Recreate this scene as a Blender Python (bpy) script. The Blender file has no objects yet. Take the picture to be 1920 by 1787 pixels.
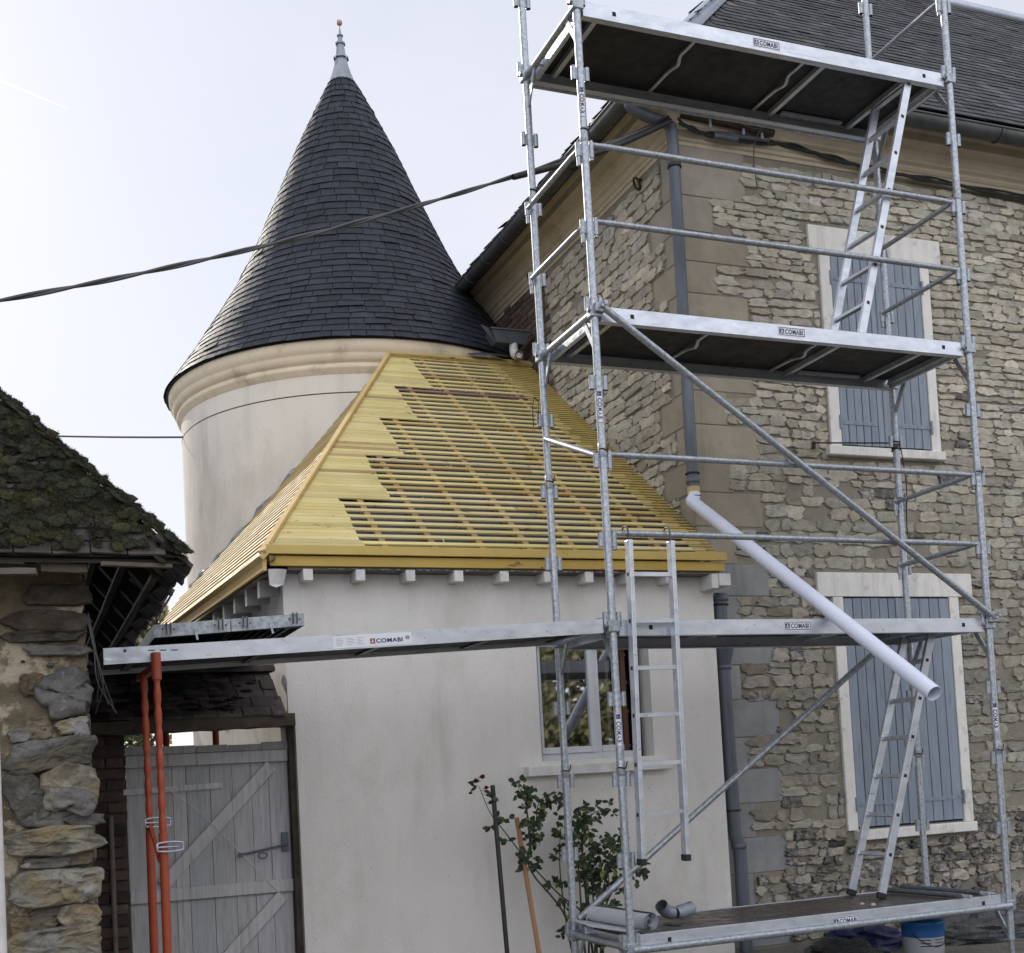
import bpy, math, random
from mathutils import Vector, Matrix, noise
random.seed(7)
R = math.radians
C = bpy.context.scene.collection
sc = bpy.context.scene
# ------------------------------------------------------------------ camera
cam = bpy.data.cameras.new('camera'); co = bpy.data.objects.new('camera', cam); C.objects.link(co)
cam.sensor_width = 36; cam.lens = 36*2303.03/1920; cam.shift_y = 446.1/1920; cam.clip_start = .05; cam.clip_end = 20000
_r = Vector((0.9283, -0.3691, -0.0543)); _d = Vector((-0.033, 0.0635, -0.9974)); _f = Vector((0.3717, 0.9272, 0.0466))
_r.normalize(); _f = (_f-_r*_f.dot(_r)).normalized(); _d = _f.cross(_r)
co.matrix_world = Matrix(((_r.x, -_d.x, -_f.x, -3.4503), (_r.y, -_d.y, -_f.y, -6.8482), (_r.z, -_d.z, -_f.z, 1.5331), (0, 0, 0, 1)))
sc.camera = co
# ------------------------------------------------------------------ light
SUN_EL = R(30); sv = Vector((-0.27, 0.96, 0)).normalized()
sundir = Vector((sv.x*math.cos(SUN_EL), sv.y*math.cos(SUN_EL), math.sin(SUN_EL)))
w = bpy.data.worlds.new('World'); sc.world = w; w.use_nodes = True
nt = w.node_tree; nt.nodes.clear()
sky = nt.nodes.new('ShaderNodeTexSky'); sky.sky_type = 'NISHITA'; sky.sun_disc = False
sky.sun_elevation = SUN_EL; sky.sun_rotation = math.atan2(sundir.x, sundir.y)
sky.air_density = 1.0; sky.dust_density = 0.9; sky.ozone_density = 2.0; sky.altitude = 50
# a thin high veil of cloud whitens the clear sky
tc = nt.nodes.new('ShaderNodeTexCoord'); mp = nt.nodes.new('ShaderNodeMapping'); mp.inputs['Scale'].default_value = (1, 1, 2.2)
nz = nt.nodes.new('ShaderNodeTexNoise'); nz.inputs['Scale'].default_value = 1.6; nz.inputs['Detail'].default_value = 6; nz.inputs['Roughness'].default_value = .55
mr = nt.nodes.new('ShaderNodeMapRange'); mr.inputs['From Min'].default_value = .35; mr.inputs['From Max'].default_value = .7
mr.inputs['To Min'].default_value = .62; mr.inputs['To Max'].default_value = .92
mx = nt.nodes.new('ShaderNodeMix'); mx.data_type = 'RGBA'; mx.inputs['B'].default_value = (6.95, 7.0, 7.6, 1)
bg = nt.nodes.new('ShaderNodeBackground'); bg.inputs['Strength'].default_value = .12
out = nt.nodes.new('ShaderNodeOutputWorld')
L = nt.links.new
L(tc.outputs['Generated'], mp.inputs['Vector']); L(mp.outputs['Vector'], nz.inputs['Vector']); L(nz.outputs['Fac'], mr.inputs['Value'])
L(mr.outputs['Result'], mx.inputs['Factor']); L(sky.outputs['Color'], mx.inputs['A']); 
# an aircraft contrail far up in the sky: a short bright segment of a great circle
d1 = Vector((-87.6+3.45, 3006.8, 1701.9)).normalized(); d2 = Vector((150+3.45, 3006.8, 1630)).normalized(); nn_ = d1.cross(d2).normalized(); tt_ = (d2-d1).normalized()
def vm(op, a, b=None):
    x = nt.nodes.new('ShaderNodeVectorMath'); x.operation = op; L(a, x.inputs[0])
    if b is not None: x.inputs[1].default_value = b
    return x
def mth(op, a, b=None, c=None):
    x = nt.nodes.new('ShaderNodeMath'); x.operation = op
    for i_, q_ in enumerate((a, b, c)):
        if q_ is None: continue
        if isinstance(q_, (int, float)): x.inputs[i_].default_value = q_
        else: L(q_, x.inputs[i_])
    return x.outputs[0]
def mrw(src, a, b, c, d):
    x = nt.nodes.new('ShaderNodeMapRange'); L(src, x.inputs['Value']); x.inputs['From Min'].default_value = a; x.inputs['From Max'].default_value = b; x.inputs['To Min'].default_value = c; x.inputs['To Max'].default_value = d; return x.outputs['Result']
nd_ = vm('NORMALIZE', tc.outputs['Generated']).outputs['Vector']
ds_ = mth('ABSOLUTE', vm('DOT_PRODUCT', nd_, nn_).outputs['Value']); al_ = vm('DOT_PRODUCT', nd_, tt_).outputs['Value']
q1, q2 = d1.dot(tt_), d2.dot(tt_)
wv = mrw(al_, q1, q2, .0017, .0003)
fac = mth('MULTIPLY', mth('MAXIMUM', mth('SUBTRACT', 1.0, mth('DIVIDE', ds_, wv)), 0.0), mrw(al_, q1, q2, 1.0, 0.25)); fac = mth('MULTIPLY', fac, mth('GREATER_THAN', al_, q1-.03)); fac = mth('MULTIPLY', fac, mth('LESS_THAN', al_, q2)); fac = mth('MULTIPLY', fac, mth('GREATER_THAN', vm('DOT_PRODUCT', nd_, d1).outputs['Value'], .9))
mc = nt.nodes.new('ShaderNodeMix'); mc.data_type = 'RGBA'; L(fac, mc.inputs['Factor']); L(mx.outputs['Result'], mc.inputs['A']); mc.inputs['B'].default_value = (10.5, 10.5, 10.5, 1)
# unseen cloud-white brightness added behind the camera to lift the shaded house fronts
sx_ = nt.nodes.new('ShaderNodeSeparateXYZ'); L(nd_, sx_.inputs[0])
mk = nt.nodes.new('ShaderNodeMix'); mk.data_type = 'RGBA'; L(mth('MULTIPLY', mrw(sx_.outputs['Y'], -.05, -.6, 0, 1), mrw(nz.outputs['Fac'], .25, .6, .6, 1)), mk.inputs['Factor']); L(mc.outputs['Result'], mk.inputs['A']); mk.inputs['B'].default_value = (12.6, 12.8, 13.6, 1)
L(mk.outputs['Result'], bg.inputs['Color']); L(bg.outputs['Background'], out.inputs['Surface'])
sl = bpy.data.lights.new('sun', 'SUN'); sl.energy = 2.6; sl.angle = R(.7); sl.color = (1, .93, .82)
so = bpy.data.objects.new('sun', sl); C.objects.link(so); so.rotation_euler = sundir.to_track_quat('Z', 'Y').to_euler()
sc.view_settings.view_transform = 'Standard'; sc.view_settings.look = 'None'; sc.view_settings.exposure = 0.12; sc.view_settings.gamma = 1
sc.render.engine = 'CYCLES'; sc.cycles.max_bounces = 6
# ------------------------------------------------------------------ materials
def mat(name, c, c2=None, rough=.7, metal=0, ns=6, nd=6, lo=.35, hi=.65, bump=.15, bs=40, bd=.004, c3=None, ns3=1.2, lo3=.55, hi3=.75, stretch=(1, 1, 1), spec=.5, rv=.12, streak=None):
    m = bpy.data.materials.new(name); m.use_nodes = True; n = m.node_tree.nodes; l = m.node_tree.links.new
    b = n['Principled BSDF']; b.inputs['Roughness'].default_value = rough; b.inputs['Metallic'].default_value = metal
    b.inputs['Specular IOR Level'].default_value = spec
    t = n.new('ShaderNodeTexCoord'); mp = n.new('ShaderNodeMapping'); mp.inputs['Scale'].default_value = stretch; l(t.outputs['Object'], mp.inputs['Vector'])
    def noi(s, d=nd, r=.6):
        x = n.new('ShaderNodeTexNoise'); x.inputs['Scale'].default_value = s; x.inputs['Detail'].default_value = d; x.inputs['Roughness'].default_value = r
        l(mp.outputs['Vector'], x.inputs['Vector']); return x.outputs['Fac']
    def mrg(src, a, bb, c_=0, d_=1):
        x = n.new('ShaderNodeMapRange'); x.inputs['From Min'].default_value = a; x.inputs['From Max'].default_value = bb
        x.inputs['To Min'].default_value = c_; x.inputs['To Max'].default_value = d_; l(src, x.inputs['Value']); return x.outputs['Result']
    def mixc(f, A, B, mode='MIX'):
        x = n.new('ShaderNodeMix'); x.data_type = 'RGBA'; x.blend_type = mode
        if isinstance(f, (int, float)): x.inputs['Factor'].default_value = f
        else: l(f, x.inputs['Factor'])
        for s, v in (('A', A), ('B', B)):
            if isinstance(v, tuple): x.inputs[s].default_value = (*v, 1)
            else: l(v, x.inputs[s])
        return x.outputs['Result']
    col = mixc(mrg(noi(ns), lo, hi), c, c2 or c)
    if c3: col = mixc(mrg(noi(ns3, 8, .65), lo3, hi3), col, c3)
    if streak:
        sc3, lo_, hi_, amt = streak; mp2 = n.new('ShaderNodeMapping'); mp2.inputs['Scale'].default_value = (1, 1, .09); l(t.outputs['Object'], mp2.inputs['Vector'])
        x = n.new('ShaderNodeTexNoise'); x.inputs['Scale'].default_value = sc3; x.inputs['Detail'].default_value = 5; l(mp2.outputs['Vector'], x.inputs['Vector'])
        y_ = n.new('ShaderNodeTexNoise'); y_.inputs['Scale'].default_value = 1.1; y_.inputs['Detail'].default_value = 3; l(t.outputs['Object'], y_.inputs['Vector'])
        f_ = n.new('ShaderNodeMath'); f_.operation = 'MULTIPLY'; l(mrg(x.outputs['Fac'], lo_, hi_, 0, amt), f_.inputs[0]); l(mrg(y_.outputs['Fac'], .42, .62), f_.inputs[1])
        col = mixc(f_.outputs[0], col, tuple(q*.45 for q in c))
        vo = n.new('ShaderNodeTexNoise'); vo.inputs['Scale'].default_value = 38; vo.inputs['Detail'].default_value = 2; l(t.outputs['Object'], vo.inputs['Vector'])
        col = mixc(mrg(vo.outputs['Fac'], .70, .76, 0, .55), col, tuple(q*.35 for q in c))
    at = n.new('ShaderNodeAttribute'); at.attribute_name = 'tint'
    col = mixc(1.0, col, at.outputs['Color'], 'MULTIPLY'); l(col, b.inputs['Base Color'])
    l(mrg(noi(ns*2.3), .3, .7, max(.02, rough-rv), min(1, rough+rv)), b.inputs['Roughness'])
    if bump:
        bu = n.new('ShaderNodeBump'); bu.inputs['Strength'].default_value = bump; bu.inputs['Distance'].default_value = bd*3
        l(noi(bs, 8, .65), bu.inputs['Height']); l(bu.outputs['Normal'], b.inputs['Normal'])
    return m
M = {}
M['galv'] = mat('galvanised_steel', (.27, .295, .33), (.43, .46, .50), .42, .55, ns=45, lo=.4, hi=.62, bump=.12, bs=90, bd=.001, c3=(.52, .52, .50), ns3=24, lo3=.64, hi3=.72)
M['alu'] = mat('aluminium', (.50, .53, .59), (.66, .69, .755), .36, .6, ns=14, bump=.05, bs=60, bd=.001, c3=(.45, .46, .47), ns3=7, lo3=.56, hi3=.8, stretch=(.4, 1, 1))
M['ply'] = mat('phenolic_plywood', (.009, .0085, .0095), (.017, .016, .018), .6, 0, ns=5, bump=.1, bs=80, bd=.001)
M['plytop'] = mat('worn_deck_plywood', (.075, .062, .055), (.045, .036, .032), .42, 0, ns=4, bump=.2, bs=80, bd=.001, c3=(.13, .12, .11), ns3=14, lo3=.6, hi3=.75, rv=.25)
M['rubber'] = mat('black_rubber', (.015, .015, .016), rough=.6, bump=.1)
M['orange'] = mat('orange_paint', (.42, .075, .03), (.34, .06, .03), .5, 0, ns=14, c3=(.2, .06, .04), ns3=30, lo3=.66, hi3=.78, bump=.12, bs=70, bd=.001)
M['pvc'] = mat('white_pvc', (.72, .76, .90), (.76, .80, .93), .32, 0, ns=3, bump=.02, bs=60, c3=(.5, .5, .58), ns3=20, lo3=.68, hi3=.8)
M['zinc'] = mat('weathered_zinc', (.095, .108, .135), (.14, .155, .185), .5, .3, ns=5, bump=.1, bs=50, bd=.001, c3=(.11, .115, .12), ns3=4, stretch=(1, 1, .3))
M['zincdark'] = mat('old_zinc_gutter', (.055, .058, .06), (.09, .093, .097), .5, .3, ns=6, bump=.12, bs=50, bd=.001)
M['zinclight'] = mat('bright_zinc', (.42, .46, .54), (.52, .56, .64), .42, .4, ns=5, bump=.08, bs=30, bd=.002)
M['zincfin'] = mat('grey_zinc', (.26, .28, .33), (.33, .35, .40), .45, .4, ns=9, bump=.08)
M['render'] = mat('painted_render', (.76, .735, .70), (.69, .665, .635), .88, 0, ns=2.2, bump=.6, bs=70, bd=.0035, c3=(.52, .50, .455), ns3=1.4, lo3=.50, hi3=.8, stretch=(1, 1, .55), streak=(9, .5, .75, .25))
M['towerwall'] = mat('tower_lime_render', (.83, .775, .69), (.77, .72, .64), .9, 0, ns=1.4, bump=.25, bs=45, bd=.003, c3=(.52, .48, .42), ns3=1.0, lo3=.52, hi3=.8, stretch=(1, 1, .6), streak=(6, .5, .78, .45))
M['cornice'] = mat('limestone_cornice', (.55, .475, .36), (.45, .385, .285), .85, 0, ns=4, bump=.25, bs=35, bd=.003, c3=(.24, .20, .15), ns3=1.6, lo3=.55, hi3=.78)
M['towercornice'] = mat('tower_cornice_stone', (.88, .77, .60), (.80, .69, .53), .85, 0, ns=3, bump=.2, bs=30, bd=.003, c3=(.38, .31, .22), ns3=2.5, lo3=.55, hi3=.8, streak=(12, .5, .7, .6))
M['mortar'] = mat('lime_mortar', (.225, .205, .165), (.29, .265, .215), .95, 0, ns=7, bump=.7, bs=55, bd=.006, c3=(.18, .165, .14), ns3=1.3, lo3=.5, hi3=.75)
M['stone'] = mat('rubble_stone', (.59, .555, .48), (.43, .40, .335), .88, 0, ns=16, bump=.6, bs=60, bd=.005, c3=(.29, .27, .22), ns3=9, lo3=.55, hi3=.72)
M['flint'] = mat('flint', (.09, .08, .075), (.30, .27, .24), .4, 0, ns=22, lo=.45, hi=.62, bump=.5, bs=40, bd=.005)
M['quoin'] = mat('quoin_stone', (.37, .325, .25), (.30, .265, .205), .85, 0, ns=5, bump=.25, bs=60, bd=.002, c3=(.22, .20, .165), ns3=3.2, lo3=.55, hi3=.8, streak=(14, .52, .7, .5))
M['surround'] = mat('window_surround', (.80, .775, .74), (.72, .70, .665), .8, 0, ns=6, bump=.25, bs=50, bd=.002, c3=(.36, .34, .30), ns3=7, lo3=.58, hi3=.76, streak=(18, .5, .7, .5))
M['shutter'] = mat('blue_grey_paint', (.205, .243, .305), (.25, .29, .35), .6, 0, ns=9, bump=.25, bs=30, bd=.001, c3=(.145, .165, .20), ns3=12, lo3=.53, hi3=.75, stretch=(3, 1, .35))
M['slate'] = mat('slate', (.012, .016, .024), (.023, .028, .039), .58, 0, ns=9, bump=.4, bs=30, bd=.003, spec=.35, c3=(.06, .065, .07), ns3=14, lo3=.62, hi3=.78)
M['oldslate'] = mat('old_slate', (.021, .021, .025), (.038, .036, .041), .6, 0, ns=9, bump=.4, bs=30, bd=.003, c3=(.10, .10, .07), ns3=3, lo3=.6, hi3=.8)
M['brick'] = mat('red_brick', (.125, .080, .062), (.085, .060, .05), .9, 0, ns=12, bump=.5, bs=50, bd=.004, c3=(.06, .045, .04), ns3=5, lo3=.5, hi3=.75)
M['darkbrick'] = mat('sooty_brick', (.050, .038, .033), (.080, .050, .042), .9, 0, ns=12, bump=.5, bs=50, bd=.004, c3=(.11, .10, .09), ns3=7, lo3=.58, hi3=.75)
M['batten'] = mat('treated_pine', (.65, .54, .225), (.56, .455, .17), .7, 0, ns=5, bump=.2, bs=25, bd=.001, c3=(.24, .14, .05), ns3=15, lo3=.62, hi3=.68, stretch=(.45, 1, 1))
M['rafter'] = mat('treated_rafter', (.38, .26, .10), (.32, .21, .08), .75, 0, ns=5, bump=.2, bs=25, bd=.001, stretch=(1, .3, .3))
M['freshpine'] = mat('fresh_pine', (.62, .475, .215), (.52, .38, .155), .7, 0, ns=6, bump=.2, bs=25, bd=.001, c3=(.36, .22, .10), ns3=15, lo3=.62, hi3=.75, stretch=(1, .25, 1))
M['membrane'] = mat('roof_underlay', (.045, .045, .05), (.08, .08, .085), .6, 0, ns=5, bump=.4, bs=12, bd=.01)
M['foil'] = mat('foil_insulation', (.62, .64, .70), (.34, .35, .4), .4, .35, ns=20, bump=.8, bs=50, bd=.01)
M['whitewood'] = mat('white_painted_wood', (.72, .71, .70), (.6, .59, .58), .65, 0, ns=12, bump=.2, bs=35, bd=.001, c3=(.3, .28, .26), ns3=15, lo3=.64, hi3=.75)
M['gatewood'] = mat('weathered_gate_paint', (.52, .515, .53), (.40, .395, .41), .75, 0, ns=10, bump=.5, bs=22, bd=.002, c3=(.24, .225, .21), ns3=8, lo3=.56, hi3=.72, stretch=(4, 1, .3))
M['oldwood'] = mat('old_dark_oak', (.045, .036, .028), (.085, .07, .055), .85, 0, ns=8, bump=.6, bs=20, bd=.004, stretch=(.4, 1, 1))
M['greywood'] = mat('grey_driftwood', (.16, .14, .115), (.10, .085, .07), .85, 0, ns=8, bump=.6, bs=25, bd=.003, stretch=(.3, 1, 1))
M['stakewood'] = mat('reddish_stake_wood', (.42, .24, .13), (.31, .16, .085), .75, 0, ns=7, bump=.3, bs=25, bd=.002, stretch=(1, 1, .2))
M['dark'] = mat('dark_interior', (.012, .012, .013), rough=.9, bump=0)
M['iron'] = mat('rusty_iron', (.035, .025, .02), (.06, .04, .03), .6, .4, ns=20, bump=.3, bs=60)
M['cable'] = mat('black_cable', (.014, .014, .015), rough=.55, bump=.1)
M['greycable'] = mat('grey_cable', (.075, .075, .08), rough=.6, bump=.1)
M['leaf'] = mat('rose_leaf', (.02, .038, .016), (.04, .062, .026), .55, 0, ns=9, bump=.2, bs=40)
M['stem'] = mat('rose_stem', (.04, .05, .025), (.06, .045, .03), .7, 0, ns=9)
M['rose'] = mat('dark_red_petal', (.20, .008, .012), (.10, .004, .008), .6, 0, ns=30)
M['moss'] = mat('moss', (.026, .029, .010), (.010, .012, .006), .95, 0, ns=7, bump=.6, bs=60, bd=.006, c3=(.060, .062, .018), ns3=5, lo3=.54, hi3=.7)
M['blackmoss'] = mat('dry_black_moss', (.010, .010, .009), (.022, .022, .018), .95, 0, ns=12, bump=.8, bs=60, bd=.006)
M['tile'] = mat('old_roof_tile', (.040, .034, .034), (.075, .062, .058), .8, 0, ns=12, bump=.5, bs=35, bd=.004, c3=(.15, .15, .125), ns3=16, lo3=.62, hi3=.72)
M['barnmortar'] = mat('barn_earth_mortar', (.20, .165, .11), (.12, .096, .06), .95, 0, ns=7, bump=.8, bs=30, bd=.01, c3=(.44, .38, .28), ns3=3.4, lo3=.53, hi3=.58)
M['barnstone'] = mat('barn_stone', (.27, .26, .235), (.13, .12, .095), .9, 0, ns=9, lo=.40, hi=.58, bump=1.0, bs=34, bd=.008, c3=(.235, .19, .115), ns3=5.5, lo3=.48, hi3=.62)
M['barnflint'] = mat('barn_flint', (.11, .105, .10), (.055, .052, .05), .5, 0, ns=7, lo=.4, hi=.6, bump=.7, bs=25, bd=.006, c3=(.30, .29, .28), ns3=10, lo3=.6, hi3=.72)
M['ground'] = mat('bare_ground', (.22, .20, .17), (.15, .14, .12), .95, 0, ns=3, bump=.9, bs=14, bd=.02, c3=(.10, .095, .08), ns3=8)
M['plastic'] = mat('plastic_sheet', (.045, .048, .05), (.10, .105, .11), .25, 0, ns=6, bump=.8, bs=9, bd=.02)
M['blue'] = mat('blue_plastic', (.008, .018, .08), (.012, .03, .13), .35, 0, ns=6, bump=.5, bs=12, bd=.01)
M['bucketwhite'] = mat('bucket_white', (.55, .58, .62), rough=.4, bump=.05)
M['bucketblue'] = mat('bucket_blue', (.02, .14, .42), rough=.4, bump=.05)
M['offcut'] = mat('yellow_offcut', (.42, .36, .12), (.3, .25, .08), rough=.7)
M['stickw'] = mat('sticker_white', (.72, .74, .78), rough=.4, bump=0)
M['navy'] = mat('sticker_navy', (.012, .015, .09), rough=.4, bump=0)
M['stickorange'] = mat('sticker_dark_orange', (.25, .06, .02), rough=.4, bump=0)
M['winframe'] = mat('white_window_frame', (.60, .62, .66), (.55, .57, .61), .35, 0, ns=6, bump=.03)
M['roomwall'] = mat('room_wall', (.22, .21, .20), rough=.9, bump=.1)
M['browncurtain'] = mat('brown_timber', (.12, .05, .03), rough=.7, bump=.1)
M['foliage'] = mat('foliage', (.05, .085, .02), (.09, .13, .035), .6, 0, ns=2, bump=0)
M['paleleaf'] = mat('pale_sunny_leaf', (.22, .22, .11), (.34, .32, .19), .6, 0, ns=3, bump=0)
M['bark'] = mat('bark', (.09, .075, .06), (.05, .04, .03), .9, 0, ns=9, bump=.5, bs=20, bd=.01)
M['cloud'] = mat('ice_cloud', (.9, .9, .9), rough=1, bump=0)
M['roll'] = mat('lead_grey_roll', (.52, .54, .59), (.58, .60, .65), .5, .2, ns=4, bump=.06, bs=30, c3=(.28, .29, .32), ns3=9, lo3=.6, hi3=.8)
M['ball'] = mat('copper_pink_ball', (.55, .33, .25), rough=.5, bump=.05)
def glass():
    m = bpy.data.materials.new('window_glass'); m.use_nodes = True; n = m.node_tree.nodes; l = m.node_tree.links.new
    n.remove(n['Principled BSDF']); o = n['Material Output']
    g = n.new('ShaderNodeBsdfGlossy'); g.inputs['Roughness'].default_value = .02; g.inputs['Color'].default_value = (.9, .93, .95, 1)
    t = n.new('ShaderNodeBsdfTransparent'); t.inputs['Color'].default_value = (.8, .84, .83, 1)
    f = n.new('ShaderNodeLayerWeight'); f.inputs['Blend'].default_value = .42
    mr = n.new('ShaderNodeMapRange'); mr.inputs['To Min'].default_value = .42; mr.inputs['To Max'].default_value = .9
    x = n.new('ShaderNodeMixShader'); l(f.outputs['Fresnel'], mr.inputs['Value']); l(mr.outputs['Result'], x.inputs['Fac']); l(t.outputs[0], x.inputs[1]); l(g.outputs[0], x.inputs[2]); l(x.outputs[0], o.inputs['Surface'])
    return m
M['glass'] = glass()
# ------------------------------------------------------------------ mesh helpers
def V(*a): return Vector(a)
def rnd(a, b): return random.uniform(a, b)
def fbm(p, s=1.0): return noise.noise(Vector(p)*s)
class MB:
    def __init__(s): s.v = []; s.f = []; s.t = []; s.mi = []; s.tint = (1, 1, 1); s.m = 0; s.sm = []; s.smooth = False
    def add(s, vs, fs, tint=None, smooth=None):
        b = len(s.v); s.v += [tuple(q) for q in vs]
        for f in fs: s.f.append(tuple(i+b for i in f)); s.t.append(tint or s.tint); s.mi.append(s.m); s.sm.append(s.smooth if smooth is None else smooth)
        return s
    def box(s, a, b, tint=None):
        x0, y0, z0 = a; x1, y1, z1 = b
        x0, x1 = min(x0, x1), max(x0, x1); y0, y1 = min(y0, y1), max(y0, y1); z0, z1 = min(z0, z1), max(z0, z1)
        return s.add([(x0, y0, z0), (x1, y0, z0), (x1, y1, z0), (x0, y1, z0), (x0, y0, z1), (x1, y0, z1), (x1, y1, z1), (x0, y1, z1)],
                     [(0, 3, 2, 1), (4, 5, 6, 7), (0, 1, 5, 4), (1, 2, 6, 5), (2, 3, 7, 6), (3, 0, 4, 7)], tint)
    def beam(s, a, b, wd, h, up=(0, 0, 1), tint=None):
        a = Vector(a); b = Vector(b); d = (b-a).normalized(); u = Vector(up); sx = d.cross(u)
        if sx.length < 1e-4: sx = d.cross(Vector((1, 0, 0)))
        sx.normalize(); u = sx.cross(d).normalized(); vs = []
        for p in (a, b):
            for i, j in ((-1, -1), (1, -1), (1, 1), (-1, 1)): vs.append(p+sx*(i*wd/2)+u*(j*h/2))
        return s.add(vs, [(0, 1, 2, 3), (7, 6, 5, 4), (0, 4, 5, 1), (1, 5, 6, 2), (2, 6, 7, 3), (3, 7, 4, 0)], tint)
    def tube(s, pts, r, n=12, cap=True, tint=None, rs=None, closed=False):
        pts = [Vector(p) for p in pts]; b = []; fs = []; N = len(pts); ref = None
        for i, p in enumerate(pts):
            if closed: d = (pts[(i+1) % N]-pts[i-1])
            else: d = (pts[min(i+1, N-1)]-pts[max(i-1, 0)])
            d.normalize()
            if ref is None: ref = d.orthogonal().normalized()
            ref = (ref-d*ref.dot(d)); ref = ref.normalized() if ref.length > 1e-6 else d.orthogonal().normalized()
            q = d.cross(ref); rr = rs[i] if rs else r
            for k in range(n): a = 2*math.pi*k/n; b.append(p+ref*(math.cos(a)*rr)+q*(math.sin(a)*rr))
        for i in range(N if closed else N-1):
            j = (i+1) % N
            for k in range(n): k2 = (k+1) % n; fs.append((i*n+k, i*n+k2, j*n+k2, j*n+k))
        s.add(b, fs, tint, True)
        if cap and not closed:
            s.add([b[k] for k in range(n)], [tuple(range(n-1, -1, -1))], tint, False); s.add([b[(N-1)*n+k] for k in range(n)], [tuple(range(n))], tint, False)
        return s
    def lathe(s, prof, c, n=64, a0=0, a1=2*math.pi, tint=None, smooth=True):
        full = abs(a1-a0-2*math.pi) < 1e-6; m = n if full else n+1; vs = []; fs = []
        for r, z in prof:
            for k in range(m): a = a0+(a1-a0)*k/n; vs.append((c[0]+r*math.cos(a), c[1]+r*math.sin(a), z))
        for i in range(len(prof)-1):
            for k in range(n): k2 = (k+1) % m; fs.append((i*m+k, i*m+k2, (i+1)*m+k2, (i+1)*m+k))
        return s.add(vs, fs, tint, smooth)
    def build(s, name, mats, parent=None, bevel=0, bseg=1, autosmooth=False):
        off = Vector((0, 0, 0)); p = parent
        while p is not None: off += p.location; p = p.parent
        me = bpy.data.meshes.new(name); me.from_pydata([(x-off.x, y-off.y, z-off.z) for x, y, z in s.v], [], s.f)
        if not isinstance(mats, (list, tuple)): mats = [mats]
        for m in mats: me.materials.append(M[m] if isinstance(m, str) else m)
        me.polygons.foreach_set('material_index', s.mi); me.polygons.foreach_set('use_smooth', s.sm)
        at = me.attributes.new('tint', 'FLOAT_COLOR', 'CORNER'); buf = []
        for f, t in zip(s.f, s.t): buf += [t[0], t[1], t[2], 1.0]*len(f)
        at.data.foreach_set('color', buf); me.update()
        o = bpy.data.objects.new(name, me); C.objects.link(o)
        if parent: o.parent = parent
        if bevel:
            b = o.modifiers.new('bevel', 'BEVEL'); b.width = bevel; b.segments = bseg; b.limit_method = 'ANGLE'
        return o
def tag(o, label=None, cat=None, group=None, kind=None):
    for k, v in (('label', label), ('category', cat), ('group', group), ('kind', kind)):
        if v: o[k] = v
    return o
def thing(name, label, cat, loc=(0, 0, 0), group=None):
    o = bpy.data.objects.new(name, None); C.objects.link(o); o.location = loc; o.empty_display_size = .1; return tag(o, label, cat, group)
def kids(o): return [c for c in bpy.data.objects if c.parent == o]
def copy_tree(o, dloc=(0, 0, 0), parent=None):
    c = o.copy(); C.objects.link(c); c.parent = parent
    if parent is None: c.location = o.location+Vector(dloc)
    for k in kids(o): copy_tree(k, parent=c)
    return c
def g3(a, b=.06): k = 1+random.gauss(0, a); return (k*(1+random.gauss(0, b*.3)), k, k*(1+random.gauss(0, b*.3)))

# ------------------------------------------------------------------ ground
m = MB(); N = 60
vs = []; fs = []
def gx(i): t = (i/N-.5)*2; return math.copysign(abs(t)**2.6, t)*300
for j in range(N+1):
    for i in range(N+1):
        x, y = gx(i), gx(j); vs.append((x, y, .03*fbm((x*.8, y*.8, 0))-.01))
for j in range(N):
    for i in range(N): a = j*(N+1)+i; fs.append((a, a+1, a+N+2, a+N+1))
m.add(vs, fs, smooth=True); tag(m.build('ground', 'ground'), kind='structure')

# ------------------------------------------------------------------ stones
def stone(mb, mp, u, v, wd, h, dep, tint, n=16, jag=.16, lift=0, rings=((1.0, 0), (.975, .8), (.90, 1.0), (.5, 1.0)), rot=0, smooth=False):
    sd = rnd(0, 1000); vs = []; fs = []; cr, sr = math.cos(rot), math.sin(rot)
    out = []
    ph = rnd(0, 6.28); e = rnd(2.6, 5)
    for k in range(n):
        a = 2*math.pi*k/n+rnd(-.12, .12); c_, s_ = math.cos(a), math.sin(a)
        q = (abs(c_)**e+abs(s_)**e)**(-1/e)
        q *= 1+jag*noise.noise(V(c_*1.3+sd, s_*1.3, 0))*1.7+jag*.95*noise.noise(V(c_*5+sd, s_*5, 3))
        out.append((c_*q*wd/2, s_*q*h/2))
    for sc_, dz in rings:
        for x, y in out:
            x2, y2 = x*sc_, y*(sc_ if sc_ > .9 else sc_*.98)
            zz = dep*dz*(1+.35*noise.noise(V(x2*14+sd, y2*14, sc_*2))) if dz else -.012
            vs.append(mp(u+x2*cr-y2*sr, v+x2*sr+y2*cr, zz+lift))
    vs.append(mp(u, v, dep*1.05+lift)); R_ = len(rings)
    for i in range(R_-1):
        for k in range(n): k2 = (k+1) % n; fs.append((i*n+k, i*n+k2, (i+1)*n+k2, (i+1)*n+k))
    for k in range(n): fs.append(((R_-1)*n+k, (R_-1)*n+(k+1) % n, len(vs)-1))
    mb.add(vs, fs, tint, smooth)
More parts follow.
